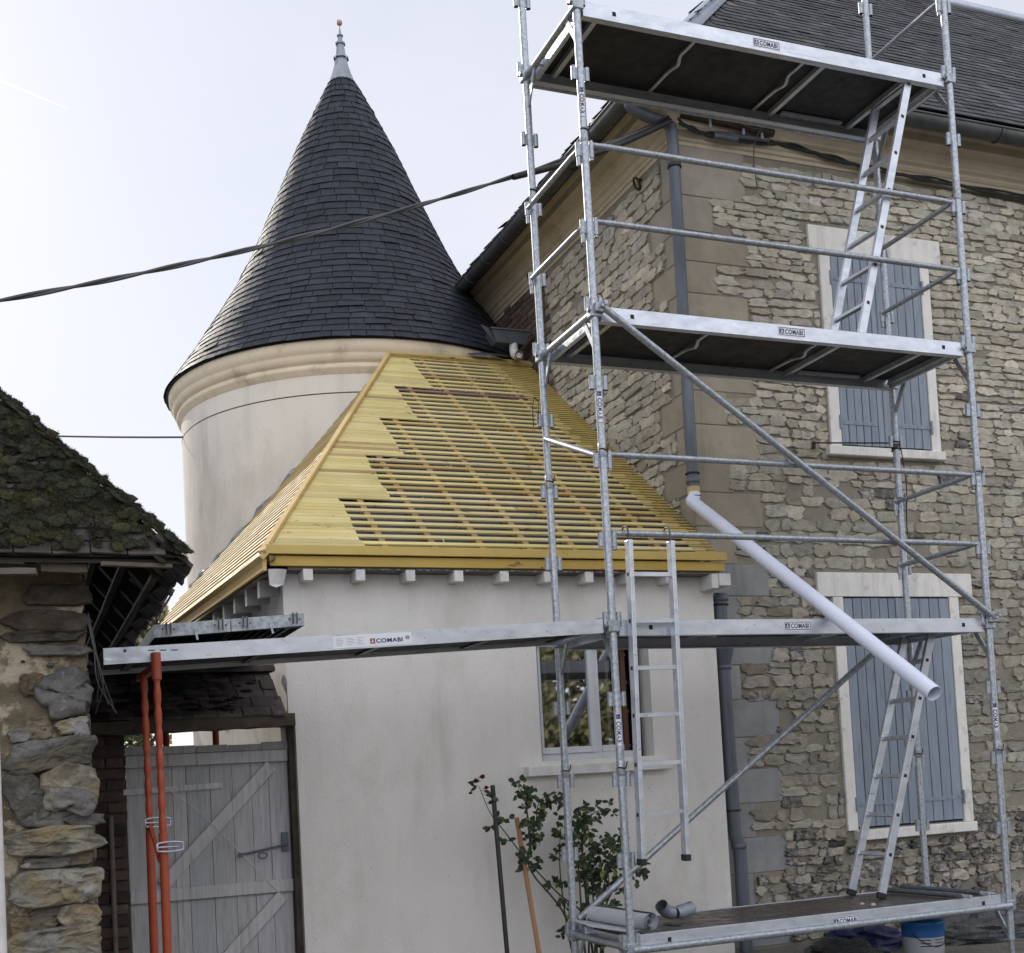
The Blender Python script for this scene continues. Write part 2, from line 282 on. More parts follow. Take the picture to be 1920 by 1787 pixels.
def courses(mb, mp, u0, u1, v0, v1, blocked, style):
    """irregular courses of rubble; blocked(u,v,w,h)->True where nothing is laid"""
    v = v0; row = 0
    while v < v1:
        st = style((u0+u1)/2, v); h = rnd(*st['h']); u = u0+rnd(-.2, 0)
        while u < u1:
            s2 = style(u, v); wd = rnd(*s2['w']); hh = h*rnd(.82, 1.10)
            vv = v+h/2+.04*noise.noise(V(u*1.1, v*1.5, row*.05))+rnd(-.006, .006)
            ok = False
            for w_ in (wd, wd*.75, wd*.5, wd*.35, wd*.25):
                uc = u+w_/2
                if w_ > .04 and uc-w_/2 > u0-.02 and uc+w_/2 < u1+.03 and not blocked(uc, vv, w_*.94, hh*.85): ok = True; break
            if not ok: u += .02; continue
            wd = w_
            if random.random() > s2.get('skip', .04):
                mb.m = 1 if random.random() < s2.get('flint', 0) else 0
                k = s2['tint']*(1+random.gauss(0, .13)); t = (k*rnd(.97, 1.05), k, k*rnd(.92, 1.02))
                if random.random() < .08: t = tuple(q*1.2 for q in t)
                if mb.m: t = g3(.35)
                halves = 2 if hh > .10 and wd > .13 and random.random() < .3 else 1
                for q in range(halves):
                    a_ = hh/halves; stone(mb, mp, uc+rnd(-.01, .01), vv-hh/2+a_*(q+.5), wd*rnd(1.0, 1.10), a_*(1.08 if halves == 1 else .95), rnd(*s2['d']), t, n=22, jag=s2.get('jag', .17), rot=rnd(-.05, .05))
            u += wd+rnd(*s2['gap'])
        v += h+rnd(.004, .014); row += 1

# ------------------------------------------------------------------ the stone house
YH, XC = 1.795, 1.73
house = thing('stone_house', 'tall rubble stone house with slate roof and blue shutters behind the scaffold', 'house', (XC, YH, 0))
m = MB(); m.box((XC, YH, -.3), (12, YH+.4, 6.95)); m.box((XC, YH+.4, -.3), (XC+.4, 12, 6.95)); m.build('wall', 'mortar', house)
WIN = [dict(x0=3.10, x1=4.235, z0=.90, z1=2.865, ox0=2.995, ox1=4.34, lx0=2.845, lx1=4.50, lz=3.08, sx0=3.07, sx1=4.335, sz=.795, lb=2.872),
       dict(x0=3.20, x1=4.17, z0=4.19, z1=5.88, ox0=3.09, ox1=4.27, lx0=2.99, lx1=4.41, lz=6.11, sx0=3.03, sx1=4.28, sz=4.09, lb=5.876)]
zq = [6.74, 6.225, 5.925, 5.67, 5.40, 5.20, 4.90, 4.58, 4.30, 4.00, 3.735, 3.45, 3.14, 2.875, 2.56, 2.305, 2.02, 1.71, 1.45, 1.17, .89, .60, .30, 0]
def qfront(z):
    for i in range(len(zq)-1):
        if zq[i+1] <= z < zq[i]: return i, (2.36 if i % 2 == 0 else 2.06)
    return 0, 2.0
def fblock(u, v, wd, h):
    if u-wd/2 < max(qfront(v)[1], qfront(v+h*.3)[1], qfront(v-h*.3)[1])+.0: return True
    for q in WIN:
        if v+h/2 > q['z0']-.13 and v-h/2 < q['lb'] and u+wd/2 > q['ox0']-.015 and u-wd/2 < q['ox1']+.015: return True
        if v+h/2 > q['lb']-.01 and v-h/2 < q['lz']+.015 and u+wd/2 > q['lx0']-.02 and u-wd/2 < q['lx1']+.02: return True
    return v+h/2 > 6.63
def fstyle(u, v):
    if v < .85: return dict(h=(.055, .10), w=(.07, .19), gap=(.008, .03), d=(.012, .035), tint=.60, flint=.62, jag=.34, skip=.06)
    if v < 2.9: return dict(h=(.055, .11), w=(.08, .26), gap=(.004, .025), d=(.010, .024), tint=.58, flint=.06, jag=.26, skip=.08)
    if v < 4.1: return dict(h=(.055, .105), w=(.09, .28), gap=(.002, .02), d=(.008, .020), tint=.70, flint=.10, jag=.24, skip=.06)
    return dict(h=(.042, .078), w=(.08, .27), gap=(-.002, .012), d=(.006, .024), tint=.84, flint=.006, jag=.26, skip=.01)
m = MB(); courses(m, lambda u, v, d: (u, YH-d, v), XC+.3, 9.5, .02, 6.66, fblock, fstyle)
m.build('rubble_facing', ['stone', 'flint'], house)
def sblock(u, v, wd, h):
    y = -u; i = qfront(v)[0]; lim = 2.26 if i % 2 == 1 else 2.02
    if y-wd/2 < lim+.01: return True
    if y+wd/2 > 4.42+.05*math.sin(v*9): return True
    return v+h/2 > 6.64
m = MB(); courses(m, lambda u, v, d: (XC-d, -u, v), -4.5, -2.0, 2.9, 6.66, sblock, lambda u, v: dict(h=(.06, .10), w=(.11, .32), gap=(.0, .02), d=(.010, .028), tint=.86, flint=0, jag=.24, skip=.03))
m.build('rubble_facing', ['stone', 'flint'], house)
# quoins
m = MB()
for i in range(len(zq)-1):
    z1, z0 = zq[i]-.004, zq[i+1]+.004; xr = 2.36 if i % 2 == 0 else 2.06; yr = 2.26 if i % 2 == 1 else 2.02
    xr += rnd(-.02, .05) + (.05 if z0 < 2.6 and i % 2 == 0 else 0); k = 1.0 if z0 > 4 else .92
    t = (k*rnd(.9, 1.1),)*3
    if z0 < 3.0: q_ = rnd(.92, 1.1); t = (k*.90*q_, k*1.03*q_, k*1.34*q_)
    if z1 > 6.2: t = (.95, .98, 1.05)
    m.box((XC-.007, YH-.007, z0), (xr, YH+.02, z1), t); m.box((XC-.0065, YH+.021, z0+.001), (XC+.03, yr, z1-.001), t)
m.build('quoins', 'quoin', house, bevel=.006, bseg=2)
# brick panel on the side wall
m = MB(); z = 5.2; r_ = 0
while z < 6.66:
    y = 4.44+(.11 if r_ % 2 else 0)+rnd(-.01, .01)
    while y < 8.6:
        m.box((XC-.008-rnd(0, .006), y, z), (XC+.01, min(y+rnd(.195, .21), 8.7), z+.055), g3(.22)); y += .222
    z += .068; r_ += 1
m.build('brick_panel', 'brick', house, bevel=.003)
# cornice swept round the corner
def sweep(mb, prof, tint=None, xe=13, ye=13, smooth=False, closed=False):
    vs = []
    for o, z in prof: vs += [(xe, YH-o, z), (XC-o, YH-o, z), (XC-o, ye, z)]
    fs = []; n = len(prof)
    for i in range(n if closed else n-1):
        j = (i+1) % n
        for k in (0, 1): fs.append((i*3+k, j*3+k, j*3+k+1, i*3+k+1))
    mb.add(vs, fs, tint, smooth)
m = MB(); sweep(m, [(-.02, 6.64), (.012, 6.645), (.012, 6.675), (.03, 6.685), (.03, 6.715), (.04, 6.72), (.055, 6.74), (.055, 6.765), (.085, 6.785), (.085, 6.80), (.115, 6.835), (.14, 6.85), (.14, 6.865), (.25, 6.885), (.25, 6.955), (.28, 6.96), (.30, 6.985), (.35, 7.0), (.35, 7.03), (-.02, 7.05)])
m.build('cornice', 'cornice', house)
# gutters: half round, one along each side
def gutter(name, pts, matn, r=.075, parent=house):
    mb = MB(); a, b = Vector(pts[0]), Vector(pts[1]); d = (b-a).normalized(); s_ = d.cross(V(0, 0, 1)); Ln = (b-a).length; prof = []
    for k in range(11): t = math.pi+math.pi*k/10; prof.append((math.cos(t)*r, math.sin(t)*r))
    prof = [(prof[0][0], .012)]+prof+[(prof[-1][0], .02)]; n2 = len(prof)
    for sgn, rr in ((1, 1.0), (-1, .94)):
        vs = [p+s_*(x*rr)+V(0, 0, z*rr) for p in (a, b) for x, z in prof]
        fs = [(i, i+1, n2+i+1, n2+i) if sgn > 0 else (n2+i, n2+i+1, i+1, i) for i in range(n2-1)]
        mb.add(vs, fs, smooth=True)
    mb.tube([a+s_*(-r)+V(0, 0, .015), b+s_*(-r)+V(0, 0, .015)], .011, 8); mb.tube([a+s_*r+V(0, 0, .015), b+s_*r+V(0, 0, .015)], .011, 8)
    g = mb.build(name, matn, parent); x = .35
    while x < Ln:
        c = a+d*x; h = MB(); h.tube([c+s_*(math.cos(t)*(r+.006))+V(0, 0, math.sin(t)*(r+.006)) for t in [math.pi+math.pi*k/12 for k in range(13)]], .008, 6)
        if x < 9: h.build('gutter_bracket', matn, g)
        x += .52
    return g
gutter('gutter', [(XC-.44, YH-.45, 6.955), (13, YH-.45, 6.955)], 'zincdark')
gutter('gutter', [(XC-.44, 11, 6.975), (XC-.44, YH-.40, 6.955)], 'zincdark')
# slates on a plane
def slates(mb, o, ud, vd, nrm, L0, Lv, clip, expo=.11, wd=(.15, .24), th=.007, lift=.012, sl=.2, tintf=None, ragged=0):
    nrow = int(Lv/expo)
    for r_ in range(nrow):
        u = -rnd(0, .2); v = r_*expo
        while u < L0:
            w_ = rnd(*wd); u1 = u+w_
            if clip(u+w_/2, v+expo/2):
                a, b = max(u, 0)+.0035, u1-.0035; rag = abs(random.gauss(0, ragged)); dv = rnd(-.006, .006); lf = lift+abs(random.gauss(0, .002)); sk = random.gauss(0, .0035)
                pts = [(a, v+dv-sk, lf+rag), (b, v+dv+sk, lf+rag*.6), (b, v+dv+expo+.05, .001), (a, v+dv+expo+.05, .001)]
                top = [o+ud*x+vd*y+nrm*z for x, y, z in pts]; bot = [p-nrm*th for p in top]
                mb.add(top+bot, [(0, 1, 2, 3), (0, 4, 5, 1), (1, 5, 6, 2), (3, 7, 4, 0)], (tintf or (lambda a_, b_: g3(sl)))(u, v))
            u = u1
S = 1.084; hs = math.sqrt(1+S*S)
roof = MB(); e0 = V(XC-.45, YH-.50, 7.02); hip = lambda t: e0+V(t, t, S*t)
T_ = 3.42
roof.add([hip(0)+V(0, 0, 0), V(13, YH-.50, 7.02), V(13, YH-.5+T_, 7.02+S*T_), hip(T_), V(XC-.45, 13, 7.02), V(XC-.45+T_, 13, 7.02+S*T_)], [(0, 1, 2, 3), (4, 0, 3, 5)])
roof.box((XC-.4, YH-.44, 6.985), (13, YH+.2, 7.015)); roof.box((XC-.4, YH+.2, 6.985), (XC, 13, 7.012))
roof.box((XC+.25, YH+.30, 6.93), (13, YH+.36, 7.02+S*.78)); roof.box((XC+.30, YH+.36, 6.93), (XC+.36, 13, 7.02+S*.76))  # unseen strips added inside the roof to stop sun leaking to the eaves
rf = roof.build('roof', 'oldslate', house)
def houset(u, v):
    if random.random() < .035: return (2.6, 2.7, 2.5)
    k = 1+.45*fbm((u*.9, v*1.6, 1)); return tuple(q*k for q in g3(.42))
m = MB(); slates(m, V(XC-.45, YH-.50, 7.022), V(1, 0, 0), V(0, 1, S)/hs, V(0, -S, 1)/hs, 9.5, T_*hs, lambda u, v: u > v/hs+.1, tintf=houset, expo=.125, lift=.009)
slates(m, V(XC-.45, 12, 7.022), V(0, -1, 0), V(1, 0, S)/hs, V(-S, 0, 1)/hs, 10.75, T_*hs, lambda u, v: (10.70-u) > v/hs+.05, expo=.105, lift=.02, tintf=houset, ragged=.022)
m.build('slates', 'oldslate', rf)
m = MB(); hn1 = V(0, -S, 1)/hs; hn2 = V(-S, 0, 1)/hs; a, b = hip(0), hip(T_)
for n_, d_ in ((hn1, V(1, 0, 0)), (hn2, V(0, 1, 0))):
    vs = [a+n_*.03, b+n_*.03, b+n_*.03+d_*.15, a+n_*.03+d_*.15]; m.add(vs+[q-n_*.004 for q in vs], [(0, 1, 2, 3), (3, 2, 1, 0), (0, 3, 7, 4), (3, 2, 6, 7)])
m.tube([a+V(-.0, -.0, .035), b+V(0, 0, .035)], .022, 8); m.build('hip_flashing', 'zinclight', rf)
m = MB(); zr = 7.02+S*T_; yr_ = YH-.5+T_
m.tube([(XC-.45+T_, yr_, zr+.02), (13, yr_, zr+.02)], .06, 10)
m.build('ridge_cap', 'zinclight', rf)
# windows
def shutter(parent, x0, x1, z0, z1, y, hinge, straps, n):
    mb = MB(); w_ = (x1-x0)/n
    for i in range(n):
        dz = rnd(0, .004); mb.box((x0+i*w_+.0035, y-rnd(0, .003), z0+dz), (x0+(i+1)*w_-.0035, y+.010, z1-dz), g3(.06, .02))
    sh = mb.build('shutter', 'shutter', parent, bevel=.0022)
    for zs in straps:
        s_ = MB(); Lx = (x1-x0)*.84; xa = x0-.012 if hinge < 0 else x1+.012; xb = xa-hinge*Lx
        s_.box((min(xa, xb), y-.007, zs-.017), (max(xa, xb), y-.002, zs+.017)); s_.tube([(xa, y-.012, zs-.06), (xa, y-.012, zs+.06)], .012, 8)
        for q in (.12, .38, .62, .86): s_.tube([(xa-hinge*Lx*q, y-.007, zs), (xa-hinge*Lx*q, y-.011, zs)], .006, 6)
        s_.build('hinge_strap', 'shutter', sh)
    return sh
for wi, q in enumerate(WIN):
    wn = bpy.data.objects.new('window', None); C.objects.link(wn); wn.parent = house
    wn.location = V(q['x0'], YH, q['z0'])-house.location
    tag(wn, 'tall ground floor window with closed blue shutters' if wi == 0 else 'upper floor window with closed blue shutters')
    m = MB(); y0, y1 = YH-.028, YH+.05
    m.box((q['ox0'], y0, q['z0']-.02), (q['x0'], y1, q['lb']-.002)); m.box((q['x1'], y0, q['z0']-.02), (q['ox1'], y1, q['lb']-.002))
    vs = []; nx = 12
    m.box((q['lx0'], y0-.003, q['lb']), (q['lx1'], y1, q['lz']))
    m.build('surround', 'surround', wn, bevel=.004)
    m = MB(); m.box((q['sx0'], YH-.075, q['sz']), (q['sx1'], y1, q['z0']-.021)); m.build('sill', 'surround', wn, bevel=.006)
    m = MB(); m.box((q['x0'], YH-.0035, q['z0']-.01), (q['x1'], YH+.02, q['lb'])); m.build('backing', 'dark', wn)
    xm = (q['x0']+q['x1'])/2; n = 5
    st = (q['z0']+.20, q['z1']-.22)
    if wi == 0: st = (q['z0']+.20,)
    shutter(wn, q['x0']+.006, xm-.004, q['z0']+.004, q['z1']-.003, YH-.018, -1, st, n+1)
    shutter(wn, xm+.026, q['x1']-.006, q['z0']+.004, q['z1']-.003, YH-.018, 1, st, n)
    m = MB(); m.box((xm-.022, YH-.030, q['z0']+.004), (xm+.024, YH-.0205, q['z1']-.003)); m.build('cover_strip', 'shutter', wn, bevel=.003)
# hole below/right of lower window: recessed putlog
m = MB(); m.box((4.56, YH-.006, 2.86), (4.74, YH+.01, 3.15)); m.build('blocked_recess', 'oldwood', house)
# downpipe at the corner
def pipe(name, pts, r, matn, parent, collars=(), hoops=(), n=20):
    mb = MB(); mb.tube(pts, r, n); o = mb.build(name, matn, parent)
    for p in collars: c = MB(); p = Vector(p); c.tube([p-V(0, 0, .022), p-V(0, 0, .018), p+V(0, 0, .018), p+V(0, 0, .022)], r, n, rs=[r+.002, r+.009, r+.009, r+.002]); c.build('collar', matn, o)
    for p in hoops:
        c = MB(); p = Vector(p); c.tube([p+V(math.cos(a)*(r+.006), math.sin(a)*(r+.006), 0) for a in [2*math.pi*k/16 for k in range(16)]], .008, 6, closed=True)
        c.tube([p+V(.0, r, 0), p+V(.04, r+.09, 0)], .007, 6); c.build('pipe_bracket', 'iron', o)
    return o
def curve(pts, n=8):
    P = [Vector(p) for p in pts]; P = [P[0]*2-P[1]]+P+[P[-1]*2-P[-2]]; out = []
    for i in range(1, len(P)-2):
        for k in range(n):
            t = k/n; a, b, c, d = P[i-1:i+3]; out.append(.5*((2*b)+(c-a)*t+(2*a-5*b+4*c-d)*t*t+(3*b-a-3*c+d)*t**3))
    out.append(P[-2]); return out
px, py = XC-.06, YH-.09
pipe('downpipe', curve([(XC-.44, 1.72, 6.93), (XC-.42, 1.72, 6.86), (XC-.30, 1.71, 6.80), (px-.03, py+.01, 6.76), (px-.005, py, 6.66), (px, py, 6.5)])+[V(px-.01, py, 3.75)], .047, 'zinc', house,
     collars=[(px, py, 6.44), (px-.01, py, 3.80)], hoops=[(px, py, 6.40), (px-.01, py, 3.86)])
m = MB(); m.tube([(px-.01, py, 3.75), (px-.01, py, 3.66)], .052, 20, rs=[.052, .050]); m.build('pipe_socket', 'stakewood' if 0 else 'freshpine', house)
# iron rings in the side wall
for y, z in ((2.37, 6.60), (4.77, 6.72)):
    m = MB(); c = V(XC-.05, y, z-.02); m.tube([c+V(-.02*math.sin(a), math.cos(a)*.04, math.sin(a)*.045) for a in [2*math.pi*k/16 for k in range(16)]], .011, 8, closed=True)
    m.tube([(XC, y, z+.02), (XC-.05, y, z+.02)], .01, 8); m.build('wall_ring', 'iron', house)

# ------------------------------------------------------------------ cables on the wall
m = MB()
for k in range(4):
    off = V(rnd(-.012, .012), rnd(-.02, 0), rnd(-.012, .012))
    m.tube([p+off+V(0, 0, .012*math.sin(i*.9+k*1.7)) for i, p in enumerate(curve([(1.70, 1.66, 6.76), (1.9, 1.72, 6.74), (2.15, 1.73, 6.735), (2.45, 1.74, 6.74), (2.75, 1.74, 6.765), (3.2, 1.74, 6.72), (3.7, 1.745, 6.675), (4.4, 1.745, 6.66), (5.4, 1.75, 6.64), (8, 1.75, 6.62)], 8))], .0105, 6)
tag(m.build('wall_cable', 'cable'), 'black cable bundle clipped along the wall under the front cornice', 'cable')
ins = thing('insulator_bar', 'rusty round bar with clamps fixed below the cornice at the house corner', 'bracket', (1.75, 1.7, 6.85))
m = MB(); m.tube([(1.74, 1.68, 6.845), (2.62, 1.66, 6.80)], .032, 12); m.build('bar', 'iron', ins)
for x in (2.0, 2.32, 2.5):
    m = MB(); z = 6.86-.03*(x-1.74)/.88; m.box((x-.012, 1.645, z-.10), (x+.012, 1.652, z+.04)); m.tube([(x, 1.68+.036*math.cos(a), z+.036*math.sin(a)) for a in [2*math.pi*k/12 for k in range(12)]], .006, 6, closed=True); m.build('clamp', 'galv', ins)
m = MB(); m.tube([(2.06, 1.70, 6.72), (2.28, 1.69, 6.715)], .026, 12); m.tube([(2.1, 1.71, 6.745), (2.6, 1.70, 6.76)], .022, 10); m.build('junction_sleeve', 'zinc', ins)
m = MB(); m.tube(curve([(2.2, 1.62, 6.84), (2.42, 1.6, 6.78), (2.6, 1.55, 6.88), (2.45, 1.62, 6.76), (2.44, 1.7, 6.6), (2.48, 1.74, 6.35)]), .005, 6); m.build('loose_wire', 'greycable', ins)
# overhead service cable: from the corner pipe out to the left
A_ = V(1.62, 1.66, 6.76); B_ = V(-3.477, .8, 4.47); D_ = B_-A_
def cab(t): return A_+D_*t-V(0, 0, .50*t*(1.02-t))
m = MB(); ts = [i/60*2.2 for i in range(61)]
for k in range(2): m.tube([cab(t)+V(0, .008*math.cos(t*38+k*math.pi), .008*math.sin(t*38+k*math.pi)) for t in [i/300*1.25 for i in range(301)]], .0095, 6)
tag(m.build('overhead_cable', 'greycable'), 'thick twisted service cable hanging across the sky in front of the slate cone', 'cable')
m = MB(); P0 = cab(.02); m.tube([cab(t)+V(0, -.02, -.012-.10*math.sin(math.pi*t/.30)*.35) for t in [i/24*.30 for i in range(25)]], .023, 8)
m.tube([cab(t)+V(0, .0, .035*(1-t/.1)) for t in [i/8*.1 for i in range(9)]], .011, 6)
tag(m.build('black_cable', 'cable'), 'black sheathed cable end drooping from the corner downpipe past the scaffold', 'cable')
m = MB(); a, b = V(-1.60, 7.0, 5.455), V(-6.2, 13.6, 7.3)
m.tube([a+(b-a)*t-V(0, 0, .3*t*(1-t)) for t in [i/12 for i in range(13)]], .011, 6)
tag(m.build('thin_wire', 'greycable'), 'thin distant wire running from the round tower above the mossy barn roof', 'cable')
# ------------------------------------------------------------------ round tower
TC = (.38, 7.07); tower = thing('round_tower', 'round rendered tower with a steep slate cone roof and a ball finial', 'tower', (TC[0], TC[1], 0))
m = MB(); m.lathe([(2.05, -.2), (2.045, 3), (2.035, 5.50), (2.035, 5.80)], TC, 128)
tw = m.build('wall', 'towerwall', tower)
m = MB(); m.lathe([(2.036, 5.465), (2.0375, 5.468), (2.0375, 5.474), (2.036, 5.477)], TC, 128); m.build('incised_band', 'oldwood', tw)
m = MB(); m.lathe([(2.03, 5.66), (2.045, 5.67), (2.05, 5.69), (2.075, 5.71), (2.085, 5.735), (2.075, 5.76), (2.075, 5.77), (2.09, 5.775), (2.11, 5.80), (2.125, 5.835), (2.125, 5.85), (2.13, 5.86), (2.15, 5.88), (2.16, 5.92), (2.165, 5.97), (2.16, 5.985), (2.0, 6.0)], TC, 128); m.build('cornice', 'towercornice', tower)
prof = [(2.205, 5.985), (2.07, 6.17), (1.935, 6.36), (1.765, 6.62), (1.58, 6.90), (1.38, 7.22), (1.175, 7.62), (.985, 8.05), (.79, 8.50), (.60, 8.96), (.38, 9.42), (.155, 9.87)]
def pr_at(s_):
    acc = 0
    for (r0, z0), (r1, z1) in zip(prof, prof[1:]):
        l_ = math.hypot(r1-r0, z1-z0)
        if acc+l_ >= s_: t = (s_-acc)/l_; return r0+(r1-r0)*t, z0+(z1-z0)*t, (r1-r0)/l_, (z1-z0)/l_
        acc += l_
    return (*prof[-1], -.5, .86)
tot = sum(math.hypot(b[0]-a[0], b[1]-a[1]) for a, b in zip(prof, prof[1:]))
m = MB(); m.tint = (.3, .3, .3); m.lathe([(2.0, 5.985)]+[(r-.012, z) for r, z in prof], TC, 96); cone = m.build('roof', 'slate', tower)
m = MB(); s_ = 0; expo = .104
while s_ < tot-.05:
    r0, z0, dr, dz = pr_at(s_); r1, z1, _, _ = pr_at(min(tot, s_+expo+.045)); a = rnd(0, 1); a_end = a+2*math.pi
    wl = (.15, .30) if r0 > .6 else ((.10, .18) if r0 > .3 else (.06, .11))
    while a < a_end-.02:
        wa = rnd(*wl)/r0; wa = min(wa, a_end-a); n_ = max(1, int(wa*r0/.09)); vs = []
        nz_ = Vector((dz, -dr)); dv = rnd(-.004, .004); sk = random.gauss(0, .005); lf = .0105+abs(random.gauss(0, .003))
        rr0, zz0, d1, d2 = pr_at(max(0, s_+dv))
        for j in range(n_+1):
            aa = a+.004/r0+(wa-.008/r0)*j/n_; e_ = sk*(j/n_-.5)*2
            for (rr, zz, ll) in ((rr0-d1*e_*-1, zz0+d2*e_, lf), (r1, z1, .001), (rr0, zz0+d2*e_, lf-.007)):
                q = rr+nz_[0]*ll; vs.append((TC[0]+q*math.cos(aa), TC[1]+q*math.sin(aa), zz+nz_[1]*ll))
        fs = []
        for j in range(n_): b = j*3; fs += [(b, b+3, b+4, b+1), (b+2, b+5, b+3, b)]
        fs += [(0, 1, 2), (n_*3+2, n_*3+1, n_*3)]
        m.add(vs, fs, g3(.19)); a += wa
    s_ += expo*rnd(.97, 1.03)
m.build('slates', 'slate', cone)
m = MB(); m.lathe([(.170, 9.84), (.162, 9.86), (.122, 9.97), (.090, 10.07), (.072, 10.17)], TC, 8, smooth=False)
m.lathe([(.095, 10.165), (.095, 10.18), (.07, 10.19)], TC, 8, smooth=False); m.lathe([(.064, 10.19), (.045, 10.35), (.044, 10.36)], TC, 8, smooth=False)
m.lathe([(.060, 10.345), (.062, 10.365), (.04, 10.375)], TC, 8, smooth=False); m.lathe([(.034, 10.375), (.024, 10.46)], TC, 8, smooth=False); m.lathe([(.038, 10.45), (.038, 10.465), (.02, 10.475)], TC, 8, smooth=False)
m.lathe([(.018, 10.475), (.007, 10.56), (.006, 10.60)], TC, 8); fin = m.build('finial', 'zincfin', tower)
m = MB(); m.lathe([(.036*math.sin(math.pi*k/12)+.0001, 10.62-.036*math.cos(math.pi*k/12)) for k in range(13)], TC, 16); m.build('ball', 'ball', fin)
# ------------------------------------------------------------------ lean-to extension
YE = 1.6; XL, XR = -1.73, 1.715; SL = .76
lean = thing('leanto_extension', 'white rendered lean-to with bare yellow roof battens between tower and stone house', 'extension', (0, YE, 0))
zt = 3.03
m = MB(); wx0, wx1, wz0, wz1 = .155, 1.105, 1.60, 2.52
m.box((XL, YE, 2.0), (wx0, YE+.3, zt)); m.box((XL+.045, YE, -.2), (wx0, YE+.3, 2.0)); m.box((wx1, YE, -.2), (XR, YE+.19, zt)); m.box((wx0, YE, -.2), (wx1, YE+.3, wz0)); m.box((wx0, YE, wz1), (wx1, YE+.3, zt))
m.box((XL, YE+.3, -.2), (XL+.25, 6.2, zt)); m.build('wall', 'render', lean)
m = MB(); m.box((XL+.3, YE+.31, -.1), (XR-.05, 4.5, 0.02)); m.box((XL+.3, 4.4, 0), (XR-.05, 4.5, 3)); m.build('room', 'roomwall', lean)
# roof surfaces
def zf(y): return 3.09+SL*(y-1.35)
cs = 1/math.hypot(1, SL); nf = V(0, -SL, 1)*cs; df = V(0, 1, SL)*cs
hipx = lambda y: -1.90+(y-1.35)*2.054/3.6
m = MB()
fr = [V(hipx(1.47), 1.47, zf(1.47)), V(1.722, 1.47, zf(1.47)), V(1.722, 4.95, zf(4.95)), V(hipx(4.95), 4.95, zf(4.95))]
nl = (V(-.06, 1, 0)).cross(V(2.054, 3.6, 2.74)); nl.normalize(); nl = nl if nl.z > 0 else -nl
el = V(-.06, 1, 0).normalized(); E0 = V(-1.90, 1.35, 3.09); ul = nl.cross(el); ul = ul if ul.z > 0 else -ul
off = .075
m.add([p-nf*off for p in fr]+[p-nf*(off+.01) for p in fr], [(0, 1, 2, 3), (7, 6, 5, 4)])
lf = [E0, E0+el*5.2, E0+el*5.2+ul*3.3, V(hipx(4.95), 4.95, zf(4.95))]
m.add([p-nl*off for p in lf]+[p-nl*(off+.01) for p in lf], [(0, 1, 2, 3), (7, 6, 5, 4)])
rt = m.build('roof', 'membrane', lean)
m = MB(); x = -1.75
while x < 1.72:
    y1 = 4.93 if x > .15 else 1.35+(x+1.9)*3.6/2.054
    if y1 > 1.5: m.beam(V(x, 1.42, zf(1.42))-nf*.040, V(x, y1, zf(y1))-nf*.040, .046, .05, up=nf, tint=g3(.1))
    x += .372
m.build('counter_battens', 'rafter', rt)
# battens on the front slope, wet and dry
m = MB(); nb = 41; Ltot = 3.6/cs; sp = Ltot/nb
def bat(x0, x1, s_, wd, tint, th=.026, lift=0):
    x = x0
    while x < x1-.01:
        xe = min(x1, x+rnd(1.0, 2.2));
        if x1-xe < .25: xe = x1
        c = V(0, 1.35, 3.09)+df*s_+nf*(-.014+lift)
        mid = tint(x, s_) ; m.beam(c+V(x+.001, 0, 0), c+V(xe-.001, 0, 0), wd, th, up=nf, tint=mid); x = xe
def bt(x, s_):
    y = 1.35+s_*cs; k = rnd(.86, 1.10); k *= 1.12; t = (k, k*rnd(.98, 1.03), k*rnd(.95, 1.4))
    if random.random() < .12: t = (k*.78, k*.66, k*.62)
    if x > .55 and y > 3.6 and random.random() < .8: t = (k*.60, k*.38, k*.34)
    return t
bands = [(4.22, 5.0, .35), (3.45, 4.22, -.04), (2.8, 3.45, -.41), (2.07, 2.8, -.76), (1.2, 2.07, -1.17)]
for i in range(nb+1):
    s_ = .10+i*sp; y = 1.35+s_*cs; xb = [b[2] for b in bands if b[0] <= y < b[1]]; xb = xb[0] if xb else .35; xh = hipx(y)+.02
    xr_ = 1.27+(1-min(1, (y-1.35)/3.6))*.30
    brown = i in (31,)
    seg = 0
    x = xb-.02
    while x < xr_+.3:
        xe = x+rnd(1.1, 2.4)
        if xe > xr_+.1: xe = xr_+rnd(0, .12) if xe < xr_+.5 else xr_+rnd(0, .1)
        t = bt(x, s_) if not brown else (.42, .30, .62); c = V(0, 1.35, 3.09)+df*s_+nf*(-.014)
        m.beam(c+V(x, 0, 0), c+V(xe-.002, 0, 0), .043, .014, up=nf, tint=t); x = xe
        if x >= xr_: break
    k = rnd(.85, 1.0)
    for dd in (0, .5):
        ss = s_+dd*sp; c = V(0, 1.35, 3.09)+df*ss+nf*(-.012)
        if ss < Ltot: m.beam(c+V(xr_-.05, 0, 0), c+V(1.715-rnd(0, .01), 0, 0), .024, .012, up=nf, tint=(k*.86, k*.78, k*.62))
    for dd in (0, .5):
        ss = s_+dd*sp; c = V(0, 1.35, 3.09)+df*ss+nf*(-.012+rnd(0, .0015)); k = rnd(.86, 1.16); xh2 = hipx(1.35+ss*cs)
        t = (k, k*rnd(.98, 1.04), k*rnd(.95, 1.2)) if random.random() > .06 else (k*.66, k*.55, k*.62)
        if ss < Ltot and xh2 < xb: m.beam(c+V(xh2, 0, 0), c+V(xb+rnd(-.01, .012), 0, 0), sp*.5-.003, .012, up=nf, tint=t)
c = V(0, 1.35, 3.09)+df*(Ltot+.03)+nf*.012; m.beam(c+V(.16, 0, 0), c+V(1.72, 0, 0), .10, .03, up=nf, tint=(.85, .78, .7))
